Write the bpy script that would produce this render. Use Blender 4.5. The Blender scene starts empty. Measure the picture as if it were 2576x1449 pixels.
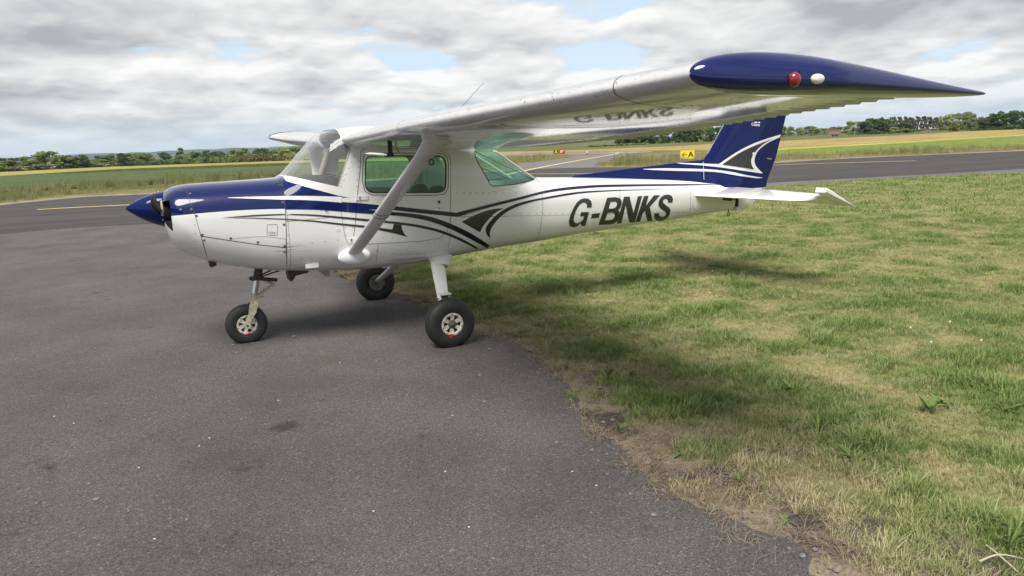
import bpy, bmesh, math, random
import numpy as np
from mathutils import Vector, Matrix, noise as mnoise
from mathutils.bvhtree import BVHTree
from mathutils.geometry import delaunay_2d_cdt

random.seed(7); RNG = np.random.default_rng(11)
scene = bpy.context.scene
COL = scene.collection
R = math.radians

# ------------------------------------------------------------------ camera
CAM_C = np.array([-0.955, -6.923, 1.716]); CAM_F = 1834.31          # focal length in pixels of a 2576 px wide frame
YAW, PITCH, ROLL = R(25.838), R(-11.244), R(-2.023)
_f = np.array([math.sin(YAW)*math.cos(PITCH), math.cos(YAW)*math.cos(PITCH), math.sin(PITCH)])
_r0 = np.array([math.cos(YAW), -math.sin(YAW), 0.0]); _u0 = np.cross(_r0, _f)
CAM_R = math.cos(ROLL)*_r0 + math.sin(ROLL)*_u0
CAM_U = -math.sin(ROLL)*_r0 + math.cos(ROLL)*_u0
CAM_D = _f
cd = bpy.data.cameras.new('camera'); cam = bpy.data.objects.new('camera', cd); COL.objects.link(cam)
cd.sensor_fit = 'HORIZONTAL'; cd.sensor_width = 36.0; cd.lens = 36.0*CAM_F/2576.0
cd.clip_start = 0.05; cd.clip_end = 60000
m = Matrix.Identity(4)
for i in range(3):
    m[i][0] = CAM_R[i]; m[i][1] = CAM_U[i]; m[i][2] = -CAM_D[i]; m[i][3] = CAM_C[i]
cam.matrix_world = m
scene.camera = cam

# ------------------------------------------------------------------ light
SUN_TO = Vector((-0.42, -0.42, 1.0)).normalized()                    # towards the sun: behind the camera, high
SUN_EL = math.asin(SUN_TO.z); SUN_AZ = math.atan2(SUN_TO.x, SUN_TO.y)
sl = bpy.data.lights.new('sun', 'SUN'); so = bpy.data.objects.new('sun', sl); COL.objects.link(so)
sl.energy = 1.65; sl.angle = R(32.0); sl.color = (1.0, 0.95, 0.88)
so.rotation_euler = (-SUN_TO).to_track_quat('-Z', 'Y').to_euler()

world = bpy.data.worlds.new('World'); scene.world = world; world.use_nodes = True
def build_world():
    nt = world.node_tree; nt.nodes.clear(); L = nt.links.new
    def N(t, **k):
        n = nt.nodes.new(t)
        for a, v in k.items(): setattr(n, a, v)
        return n
    def MA(op, a, b=None, c=None, clamp=False):
        n = N('ShaderNodeMath', operation=op); n.use_clamp = clamp
        for i, v in enumerate((a, b, c)):
            if v is None: continue
            if isinstance(v, (int, float)): n.inputs[i].default_value = v
            else: L(v, n.inputs[i])
        return n.outputs[0]
    sky = N('ShaderNodeTexSky', sky_type='NISHITA'); sky.sun_disc = False
    sky.sun_elevation = SUN_EL; sky.sun_rotation = SUN_AZ; sky.altitude = 60; sky.air_density = 1.0; sky.dust_density = 1.2; sky.ozone_density = 1.0
    tc = N('ShaderNodeTexCoord'); sep = N('ShaderNodeSeparateXYZ'); L(tc.outputs['Generated'], sep.inputs[0])
    zz = MA('MAXIMUM', sep.outputs[2], 0.0)
    def proj(extra):
        den = MA('ADD', zz, 0.21+extra)
        cmb = N('ShaderNodeCombineXYZ'); L(MA('DIVIDE', sep.outputs[0], den), cmb.inputs[0]); L(MA('DIVIDE', sep.outputs[1], den), cmb.inputs[1]); return cmb.outputs[0]
    def fbm(vec, scale, detail, rough, off, dist=0.0):
        ad = N('ShaderNodeVectorMath', operation='ADD'); L(vec, ad.inputs[0]); ad.inputs[1].default_value = off
        n = N('ShaderNodeTexNoise', noise_dimensions='2D'); n.inputs['Scale'].default_value = scale
        n.inputs['Detail'].default_value = detail; n.inputs['Roughness'].default_value = rough; n.inputs['Distortion'].default_value = dist
        L(ad.outputs[0], n.inputs['Vector']); return n.outputs['Fac']
    def RNGE(v, a, b, c=0.0, d=1.0):
        n = N('ShaderNodeMapRange'); n.interpolation_type = 'SMOOTHSTEP'; L(v, n.inputs['Value'])
        for k, q in zip(('From Min', 'From Max', 'To Min', 'To Max'), (a, b, c, d)): n.inputs[k].default_value = q
        return n.outputs[0]
    O = (5.3, 2.6, 1.3); p1 = proj(0.0); p2 = proj(0.014)
    def puffs(p, scale, det, off):
        ad = N('ShaderNodeVectorMath', operation='ADD'); L(p, ad.inputs[0]); ad.inputs[1].default_value = off
        wn = N('ShaderNodeTexNoise', noise_dimensions='2D'); wn.inputs['Scale'].default_value = scale*1.6; wn.inputs['Detail'].default_value = 3; L(ad.outputs[0], wn.inputs['Vector'])
        wv = N('ShaderNodeVectorMath', operation='MULTIPLY_ADD'); L(wn.outputs['Color'], wv.inputs[0]); wv.inputs[1].default_value = (0.55/scale, 0.55/scale, 0); L(ad.outputs[0], wv.inputs[2])
        v = N('ShaderNodeTexVoronoi', voronoi_dimensions='2D', feature='F1'); v.normalize = True
        v.inputs['Scale'].default_value = scale; v.inputs['Detail'].default_value = det; v.inputs['Roughness'].default_value = 0.52; v.inputs['Lacunarity'].default_value = 2.3
        L(wv.outputs[0], v.inputs['Vector']); return MA('SUBTRACT', 1.0, v.outputs['Distance'])
    def field(p, det):
        big = fbm(p, 0.50, 3, 0.5, O, 0.0); med = fbm(p, 1.35, min(det, 5), 0.5, (1.0, 8.0, 3.0), 0.0)
        return MA('ADD', MA('ADD', MA('MULTIPLY', big, 0.42), MA('MULTIPLY', med, 0.33)), MA('MULTIPLY', puffs(p, 2.4, min(4, det*.5), (2.0, 1.0, 0.4)), 0.25))
    d1 = field(p1, 10); d2 = field(p2, 4); d0 = field(p1, 4)
    bias = RNGE(zz, 0.0, 0.20, -0.040, 0.045)                      # more cloud overhead than along the horizon
    e1 = MA('ADD', d1, bias)
    cov = RNGE(e1, 0.440, 0.492)
    thick = RNGE(MA('ADD', d0, bias), 0.50, 0.66)
    rim = MA('MULTIPLY', MA('SUBTRACT', d2, d0), 6.0)               # denser above: base of a cloud; thinner above: its lit top
    dark = MA('ADD', MA('ADD', MA('MULTIPLY', thick, RNGE(zz, 0.0, 0.17, 0.25, 0.58)), RNGE(zz, 0.0, 0.12, 0.18, 0.36)), rim, clamp=True)
    cc = N('ShaderNodeMix', data_type='RGBA'); L(dark, cc.inputs['Factor'])
    cc.inputs[6].default_value = (0.345, 0.342, 0.333, 1); cc.inputs[7].default_value = (0.148, 0.154, 0.161, 1)
    sk = N('ShaderNodeVectorMath', operation='SCALE'); L(sky.outputs[0], sk.inputs[0]); sk.inputs['Scale'].default_value = 0.055
    veil = N('ShaderNodeMix', data_type='RGBA'); veil.inputs['Factor'].default_value = 0.72; L(sk.outputs[0], veil.inputs[6]); veil.inputs[7].default_value = (0.245, 0.295, 0.345, 1)
    mix = N('ShaderNodeMix', data_type='RGBA')
    covh = MA('MULTIPLY', cov, RNGE(zz, 0.0, 0.07, 0.40, 0.98))
    L(covh, mix.inputs['Factor']); L(veil.outputs[2], mix.inputs[6]); L(cc.outputs[2], mix.inputs[7])
    bg = N('ShaderNodeBackground'); bg.inputs['Strength'].default_value = 1.0
    L(mix.outputs[2], bg.inputs['Color'])
    out = N('ShaderNodeOutputWorld'); L(bg.outputs[0], out.inputs['Surface'])
build_world()
vs = scene.view_settings; vs.view_transform = 'Standard'; vs.look = 'None'; vs.gamma = 1.0; vs.exposure = 1.58
vs.use_curve_mapping = False
scene.cycles.max_bounces = 8; scene.cycles.transparent_max_bounces = 12; scene.cycles.use_denoising = True
scene.cycles.caustics_reflective = False; scene.cycles.caustics_refractive = False
try: scene.cycles.volume_bounces = 0
except Exception: pass

# ------------------------------------------------------------------ helpers
K = 4032.0/2576.0
def crop(x0, y0, s): return lambda x, y: ((x0 + x/s)/K, (y0 + y/s)/K)
c1 = crop(450, 450, 2.576); c2 = crop(1000, 480, 2.576); c3 = crop(1800, 550, 2.576); c4 = crop(2500, 420, 2.576)
c7 = crop(0, 350, 2576/1200); c8 = crop(2900, 380, 2576/1132); cs = crop(480, 700, 6.5875)
def ray(p): return CAM_D + CAM_R*(p[0]-1288)/CAM_F + CAM_U*(724.5-p[1])/CAM_F
def on_plane(p, ax, v):
    d = ray(p); t = (v-CAM_C[ax])/d[ax]; return CAM_C + t*d
# the land falls gently away beyond the taxiway to the north-west
SN = np.array([-0.5, 0.866]); SD = 45.0; SS = 0.0105
SE = 430.0
def terrain(x, y): return -SS*min(SE-SD, max(0.0, SN[0]*x+SN[1]*y-SD))
def gp(p):
    q = on_plane(p, 2, 0.0)
    d = ray(p)
    if d[2] >= 0 or SN@q[:2]-SD > 0 or (q-CAM_C)@CAM_D < 0:
        # plane z + SS*(SN.xy - SD) = 0
        n = np.array([SS*SN[0], SS*SN[1], 1.0]); t = (SS*SD - n@CAM_C)/(n@d)
        q = CAM_C + t*d
        if t < 0 or SN@q[:2] > SE:
            q = on_plane(p, 2, -SS*(SE-SD))
    return q
def at_depth(p, dist):
    d = ray(p); h = math.hypot(d[0], d[1]); return CAM_C + d*(dist/h)

def link(o, parent=None):
    COL.objects.link(o)
    if parent is not None:
        o.parent = parent
        if parent.type == 'EMPTY': o.matrix_parent_inverse = Matrix.Translation(-parent.location)
    return o
def mesh_obj(name, v, f, mat=None, parent=None, smooth=True, sharp=None, kind=None):
    me = bpy.data.meshes.new(name)
    v = np.asarray(v, float)
    me.from_pydata([tuple(a) for a in v], [], [tuple(int(i) for i in a) for a in f])
    me.validate(); me.update()
    if mat is not None:
        for mm in (mat if isinstance(mat, (list, tuple)) else [mat]): me.materials.append(mm)
    if smooth:
        me.polygons.foreach_set('use_smooth', [True]*len(me.polygons))
        if sharp is not None: me.set_sharp_from_angle(angle=R(sharp))
    o = bpy.data.objects.new(name, me)
    if kind: o['kind'] = kind
    return link(o, parent)
def thing(name, label, cat, loc=(0, 0, 0), group=None):
    o = bpy.data.objects.new(name, None); o.location = loc; o.empty_display_size = 0.2
    o['label'] = label; o['category'] = cat
    if group: o['group'] = group
    COL.objects.link(o); return o
def tag(o, label=None, cat=None, group=None, kind=None):
    if label: o['label'] = label
    if cat: o['category'] = cat
    if group: o['group'] = group
    if kind: o['kind'] = kind
    return o
class MB:
    """collects simple shapes into one mesh"""
    def __init__(s): s.v = []; s.f = []
    def add(s, v, f):
        b = len(s.v); s.v += [tuple(map(float, a)) for a in v]; s.f += [tuple(b+i for i in q) for q in f]; return s
    def box(s, c, sz, rot=None):
        c = np.array(c, float); h = np.array(sz, float)/2
        P = np.array([[-1,-1,-1],[1,-1,-1],[1,1,-1],[-1,1,-1],[-1,-1,1],[1,-1,1],[1,1,1],[-1,1,1]])*h
        if rot is not None: P = P@np.array(rot).T
        return s.add(P+c, [(0,3,2,1),(4,5,6,7),(0,1,5,4),(1,2,6,5),(2,3,7,6),(3,0,4,7)])
    def tube(s, pts, rad, n=12, cap=True, sx=1.0):
        pts = np.array(pts, float); k = len(pts)
        rad = [rad]*k if np.isscalar(rad) else rad
        t = np.gradient(pts, axis=0); t /= np.linalg.norm(t, axis=1)[:, None]+1e-12
        a = np.array([0, 0, 1.0]) if abs(t[0][2]) < 0.9 else np.array([1.0, 0, 0])
        V = []
        for i in range(k):
            a = a - t[i]*(a@t[i]); a /= np.linalg.norm(a); b = np.cross(t[i], a)
            for j in range(n):
                th = 2*math.pi*j/n
                V.append(pts[i] + rad[i]*(a*math.cos(th)*sx + b*math.sin(th)))
        F = [(i*n+j, i*n+(j+1)%n, (i+1)*n+(j+1)%n, (i+1)*n+j) for i in range(k-1) for j in range(n)]
        if cap: F += [tuple(range(n))[::-1], tuple(range((k-1)*n, k*n))]
        return s.add(V, F)
    def lathe(s, prof, org, axis, n=40, closed=False):
        """prof: list of (along, radius)"""
        ax = np.array(axis, float); ax /= np.linalg.norm(ax); org = np.array(org, float)
        a = np.array([0, 0, 1.0]) if abs(ax[2]) < 0.9 else np.array([1.0, 0, 0])
        a -= ax*(a@ax); a /= np.linalg.norm(a); b = np.cross(ax, a)
        V = []
        for (h, r) in prof:
            for j in range(n):
                th = 2*math.pi*j/n; V.append(org + ax*h + r*(a*math.cos(th)+b*math.sin(th)))
        k = len(prof)
        F = [(i*n+j, i*n+(j+1)%n, ((i+1)%k)*n+(j+1)%n, ((i+1)%k)*n+j) for i in range(k if closed else k-1) for j in range(n)]
        return s.add(V, F)
    def ball(s, c, r, n=12, k=8):
        rx, ry, rz = (r, r, r) if np.isscalar(r) else r
        V = []; F = []
        for i in range(k+1):
            ph = math.pi*i/k
            for j in range(n):
                th = 2*math.pi*j/n
                V.append((c[0]+rx*math.sin(ph)*math.cos(th), c[1]+ry*math.sin(ph)*math.sin(th), c[2]+rz*math.cos(ph)))
        F = [(i*n+j, (i+1)*n+j, (i+1)*n+(j+1)%n, i*n+(j+1)%n) for i in range(k) for j in range(n)]
        return s.add(V, F)
    def obj(s, name, mat, parent=None, smooth=True, sharp=40, kind=None):
        return mesh_obj(name, s.v, s.f, mat, parent, smooth, sharp, kind)

def pchip(xs, ys):
    xs = np.array(xs, float); ys = np.array(ys, float); h = np.diff(xs); d = np.diff(ys)/h
    mm = np.zeros(len(xs)); mm[0] = d[0]; mm[-1] = d[-1]
    for i in range(1, len(xs)-1):
        if d[i-1]*d[i] > 0:
            w1 = 2*h[i]+h[i-1]; w2 = h[i]+2*h[i-1]; mm[i] = (w1+w2)/(w1/d[i-1]+w2/d[i])
    def fn(x):
        x = np.clip(x, xs[0], xs[-1]); i = np.clip(np.searchsorted(xs, x)-1, 0, len(h)-1)
        t = (x-xs[i])/h[i]
        return ((1+2*t)*(1-t)**2*ys[i] + t*(1-t)**2*h[i]*mm[i] + t*t*(3-2*t)*ys[i+1] + t*t*(t-1)*h[i]*mm[i+1])
    return fn
def catmull(pts, n=6, closed=False):
    P = [np.array(p, float) for p in pts]; out = []
    k = len(P); rng = range(k if closed else k-1)
    for i in rng:
        p0 = P[(i-1) % k] if (closed or i > 0) else P[0]; p1 = P[i]; p2 = P[(i+1) % k]
        p3 = P[(i+2) % k] if (closed or i+2 < k) else P[-1]
        for j in range(n):
            t = j/n
            out.append(0.5*((2*p1)+(-p0+p2)*t+(2*p0-5*p1+4*p2-p3)*t*t+(-p0+3*p1-3*p2+p3)*t**3))
    if not closed: out.append(P[-1])
    return out

# ------------------------------------------------------------------ materials
MATS = {}
def new_mat(name):
    mt = bpy.data.materials.new(name); mt.use_nodes = True; MATS[name] = mt
    nt = mt.node_tree; b = nt.nodes['Principled BSDF']; return mt, nt, b
def pm(name, col, rough=0.5, metal=0.0, coat=0.0, coat_r=0.05, spec=0.5, var=0.0, vscale=6.0, bump=0.0, bscale=40.0, dirt=None):
    mt, nt, b = new_mat(name); L = nt.links.new
    b.inputs['Base Color'].default_value = (*col, 1); b.inputs['Roughness'].default_value = rough; b.inputs['Metallic'].default_value = metal
    b.inputs['Coat IOR'].default_value = 1.36; b.inputs['Coat Weight'].default_value = coat; b.inputs['Coat Roughness'].default_value = coat_r; b.inputs['Specular IOR Level'].default_value = spec
    if var or dirt:
        g = nt.nodes.new('ShaderNodeNewGeometry')
        n = nt.nodes.new('ShaderNodeTexNoise'); n.inputs['Scale'].default_value = vscale; n.inputs['Detail'].default_value = 6; n.inputs['Roughness'].default_value = 0.65
        L(g.outputs['Position'], n.inputs['Vector'])
        mr = nt.nodes.new('ShaderNodeMapRange'); mr.inputs['From Min'].default_value = 0.3; mr.inputs['From Max'].default_value = 0.7
        L(n.outputs['Fac'], mr.inputs['Value'])
        mx = nt.nodes.new('ShaderNodeMix'); mx.data_type = 'RGBA'
        L(mr.outputs[0], mx.inputs['Factor'])
        d = dirt if dirt else tuple(c*(1-var) for c in col)
        mx.inputs[6].default_value = (*d, 1); mx.inputs[7].default_value = (*[min(1, c*(1+var)) for c in col], 1)
        L(mx.outputs[2], b.inputs['Base Color'])
    if bump:
        g2 = nt.nodes.new('ShaderNodeNewGeometry')
        n2 = nt.nodes.new('ShaderNodeTexNoise'); n2.inputs['Scale'].default_value = bscale; n2.inputs['Detail'].default_value = 5
        L(g2.outputs['Position'], n2.inputs['Vector'])
        bp = nt.nodes.new('ShaderNodeBump'); bp.inputs['Strength'].default_value = 1.0; bp.inputs['Distance'].default_value = bump
        L(n2.outputs['Fac'], bp.inputs['Height']); L(bp.outputs[0], b.inputs['Normal'])
    return mt
WHITE = pm('white_paint', (0.79, 0.795, 0.795), 0.3, coat=0.9, coat_r=0.03, spec=0.3, var=0.045, vscale=2.2, bump=0.0035, bscale=4.2)
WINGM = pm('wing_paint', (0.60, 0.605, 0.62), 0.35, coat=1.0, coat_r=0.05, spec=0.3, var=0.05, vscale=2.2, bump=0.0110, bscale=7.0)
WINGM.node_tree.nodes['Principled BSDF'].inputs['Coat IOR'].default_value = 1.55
WHITE2 = pm('white_paint_worn', (0.70, 0.69, 0.66), 0.4, coat=0.3, var=0.06, vscale=14)
BLUE = pm('blue_paint', (0.0020, 0.0090, 0.088), 0.35, coat=1.0, coat_r=0.02, spec=0.05, var=0.10, vscale=5, bump=0.0005, bscale=5)
NAVY = pm('navy_vinyl_shaded', (0.006, 0.006, 0.025), 0.3, coat=0.5)  # navy taken towards black, shade under the wing included in the colour
GREY = pm('dark_grey_vinyl', (0.028, 0.029, 0.027), 0.35, coat=0.4)
STRIPEW = pm('white_vinyl', (0.80, 0.80, 0.80), 0.3, coat=0.6)
SEAM = pm('seam_gap', (0.06, 0.058, 0.055), 0.7)
RIVET = pm('rivet_paint', (0.40, 0.40, 0.39), 0.35, coat=0.4)
TYRE = pm('tyre_rubber', (0.018, 0.018, 0.019), 0.62, var=0.25, vscale=9, bump=0.0006, bscale=60)
RIM = pm('rim_white_dirty', (0.80, 0.78, 0.72), 0.5, dirt=(0.50, 0.45, 0.37), vscale=38)
TIPBLUE = pm('wing_tip_blue', (0.0020, 0.0090, 0.088), 0.35, coat=1.0, coat_r=0.02, spec=0.05, var=0.08, vscale=5, bump=0.0004, bscale=6)
TIPBLUE.node_tree.nodes['Principled BSDF'].inputs['Coat IOR'].default_value = 1.55
CREAM = pm('cream_gear_paint', (0.62, 0.58, 0.48), 0.5, dirt=(0.30, 0.25, 0.17), vscale=30)
CHROME = pm('polished_steel', (0.62, 0.62, 0.62), 0.14, metal=1.0)
STEEL = pm('dull_steel', (0.28, 0.27, 0.25), 0.45, metal=0.8, dirt=(0.10, 0.08, 0.06), vscale=40)
BLACK = pm('black_rubber', (0.015, 0.015, 0.016), 0.5)
DARK = pm('dark_cavity', (0.008, 0.008, 0.008), 0.9)
GRIME = pm('greasy_metal', (0.055, 0.045, 0.038), 0.55, dirt=(0.02, 0.018, 0.016), vscale=50)
RED = pm('red_paint', (0.55, 0.02, 0.03), 0.5)
TAN = pm('tan_plastic', (0.50, 0.43, 0.32), 0.6)
LINING = pm('cabin_lining', (0.54, 0.50, 0.44), 0.8)
POSTM = pm('post_trim', (0.36, 0.32, 0.26), 0.8)
SEATM = pm('seat_fabric', (0.035, 0.055, 0.075), 0.85, var=0.2, vscale=30)
DASH = pm('glareshield', (0.018, 0.017, 0.02), 0.6, bump=0.0005, bscale=80)
BLADE = pm('propeller_black', (0.025, 0.025, 0.027), 0.38)
PANEL = pm('instrument_panel', (0.03, 0.03, 0.032), 0.5)
def glass(name, col, refl=1.0, haze=0.0, hc=(.8, .82, .85)):
    mt = bpy.data.materials.new(name); mt.use_nodes = True; nt = mt.node_tree; nt.nodes.clear(); L = nt.links.new
    o = nt.nodes.new('ShaderNodeOutputMaterial'); t = nt.nodes.new('ShaderNodeBsdfTransparent'); g = nt.nodes.new('ShaderNodeBsdfGlossy')
    t.inputs['Color'].default_value = (*col, 1); g.inputs['Roughness'].default_value = 0.02; g.inputs['Color'].default_value = (refl, refl, refl, 1)
    fr = nt.nodes.new('ShaderNodeFresnel'); ge = nt.nodes.new('ShaderNodeNewGeometry'); io = nt.nodes.new('ShaderNodeMapRange')
    L(ge.outputs['Backfacing'], io.inputs['Value']); io.inputs['To Min'].default_value = 1.45; io.inputs['To Max'].default_value = 1/1.45; L(io.outputs[0], fr.inputs['IOR'])   # a thin pane reflects alike from both sides
    mx = nt.nodes.new('ShaderNodeMixShader'); L(fr.outputs[0], mx.inputs[0]); L(t.outputs[0], mx.inputs[1]); L(g.outputs[0], mx.inputs[2])
    if haze:   # fine scratches in old perspex, plus a pale veil standing in for reflections
        df = nt.nodes.new('ShaderNodeBsdfDiffuse'); df.inputs['Color'].default_value = (*hc, 1); m2 = nt.nodes.new('ShaderNodeMixShader'); m2.inputs[0].default_value = haze; L(mx.outputs[0], m2.inputs[1]); L(df.outputs[0], m2.inputs[2]); L(m2.outputs[0], o.inputs['Surface'])
    else: L(mx.outputs[0], o.inputs['Surface'])
    return mt
GLASS_C = glass('clear_plexiglass', (0.95, 0.97, 0.97), haze=0.10); GLASS_G = glass('green_plexiglass', (0.64, 0.90, 0.82), haze=0.07, hc=(.5, .85, .78))
def lens_mat(name, col):
    mt, nt, b = new_mat(name); b.inputs['Base Color'].default_value = (*col, 1); b.inputs['Roughness'].default_value = 0.08
    b.inputs['Coat Weight'].default_value = 1.0; b.inputs['Subsurface Weight'].default_value = 0.0; return mt
REDLENS = lens_mat('red_lens', (0.24, 0.006, 0.010)); WLENS = lens_mat('white_lens', (0.80, 0.82, 0.78))
# ------------------------------------------------------------------ the aircraft
AC = thing('light_aircraft', 'white and blue high-wing light aircraft registered G-BNKS, parked on the apron edge', 'aircraft', (1.22, 0, 0))

# --- fuselage cross sections: half width, top, bottom, widest level, roundness above and below
SX = [-.885, -.87, -.85, -.82, -.77, -.70, -.58, -.35, 0.0, .06, .12, .20, .30, .40, .474, .55, .65, .80, 1.2, 1.6, 1.85, 2.1, 2.3, 2.5, 2.66, 2.8, 3.18, 4.02, 4.82, 5.30, 5.46]
S_W = [.275, .31, .34, .365, .39, .405, .42, .44, .475, .482, .488, .496, .506, .516, .522, .528, .532, .535, .535, .53, .515, .48, .45, .42, .395, .375, .325, .225, .135, .085, .06]
S_T = [1.375, 1.405, 1.42, 1.438, 1.455, 1.464, 1.469, 1.473, 1.481, 1.484, 1.51, 1.585, 1.69, 1.79, 1.853, 1.885, 1.905, 1.915, 1.88, 1.80, 1.75, 1.69, 1.575, 1.445, 1.358, 1.345, 1.326, 1.268, 1.206, 1.145, 1.105]
S_B = [1.09, 1.03, .985, .94, .895, .85, .79, .722, .652, .645, .640, .632, .622, .612, .606, .600, .594, .588, .590, .620, .638, .655, .664, .670, .676, .684, .706, .744, .785, .808, .818]
S_C = [1.24, 1.22, 1.21, 1.20, 1.18, 1.16, 1.14, 1.12, 1.10, 1.10, 1.10, 1.10, 1.10, 1.10, 1.10, 1.10, 1.10, 1.10, 1.10, 1.09, 1.09, 1.08, 1.07, 1.06, 1.05, 1.045, 1.03, 1.01, .99, .97, .96]
S_NU = [2.4, 2.5, 2.5, 2.5, 2.55, 2.6, 2.7, 2.9, 3.1, 3.1, 3.1, 3.1, 3.3, 3.8, 4.4, 5.0, 6.0, 6.5, 6.5, 6.0, 5.0, 3.9, 3.2, 2.8, 2.6, 2.5, 2.4, 2.3, 2.2, 2.1, 2.0]
S_NL = [2.3, 2.3, 2.3, 2.3, 2.3, 2.35, 2.5, 2.7, 3.0, 3.0, 3.05, 3.1, 3.1, 3.1, 3.1, 3.1, 3.1, 3.1, 3.1, 3.0, 3.0, 2.9, 2.85, 2.8, 2.75, 2.7, 2.6, 2.5, 2.4, 2.2, 2.1]
fW, fT, fB, fC, fNU, fNL = [pchip(SX, a) for a in (S_W, S_T, S_B, S_C, S_NU, S_NL)]
def half_section(x, n):
    w, zt, zb, zc, nu, nl = [float(g(x)) for g in (fW, fT, fB, fC, fNU, fNL)]
    def quarter(h, e):
        s = np.linspace(0, 1, 220); zeta = s*(0.5**(1/e)); y1 = (1-zeta**e)**(1/e)
        eta = np.linspace(y1[-1], 0, 220)[1:]; z2 = (1-eta**e)**(1/e)
        return np.concatenate([y1, eta])*w, np.concatenate([zeta, z2])*h
    yu, zu = quarter(zt-zc, nu); yl, zl = quarter(zc-zb, nl)
    Y = np.concatenate([yl[::-1], yu[1:]]); Z = np.concatenate([zc-zl[::-1], zc+zu[1:]])
    d = np.concatenate([[0], np.cumsum(np.hypot(np.diff(Y), np.diff(Z)))]); t = np.linspace(0, d[-1], n)
    return np.interp(t, d, Y), np.interp(t, d, Z)
def width_at(x, z):
    w, zt, zb, zc, nu, nl = [float(g(x)) for g in (fW, fT, fB, fC, fNU, fNL)]
    e, h = (nu, zt-zc) if z >= zc else (nl, zc-zb)
    q = min(1.0, abs(z-zc)/h); return w*(1-q**e)**(1/e)
def loft(xs, n):
    """grid of vertices around the body; columns run bottom - left side - top - right side - bottom"""
    V = []
    for x in xs:
        y, z = half_section(x, n)
        V.append(np.stack([np.full(n, x), -y, z], -1).tolist() + np.stack([np.full(n-2, x), y[1:-1][::-1], z[1:-1][::-1]], -1).tolist())
    return np.array(V)
def grid_faces(nx, nt, closed=True):
    F = []
    for i in range(nx-1):
        for j in range(nt if closed else nt-1):
            k = (j+1) % nt; F.append((i*nt+j, (i+1)*nt+j, (i+1)*nt+k, i*nt+k))
    return F

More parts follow.
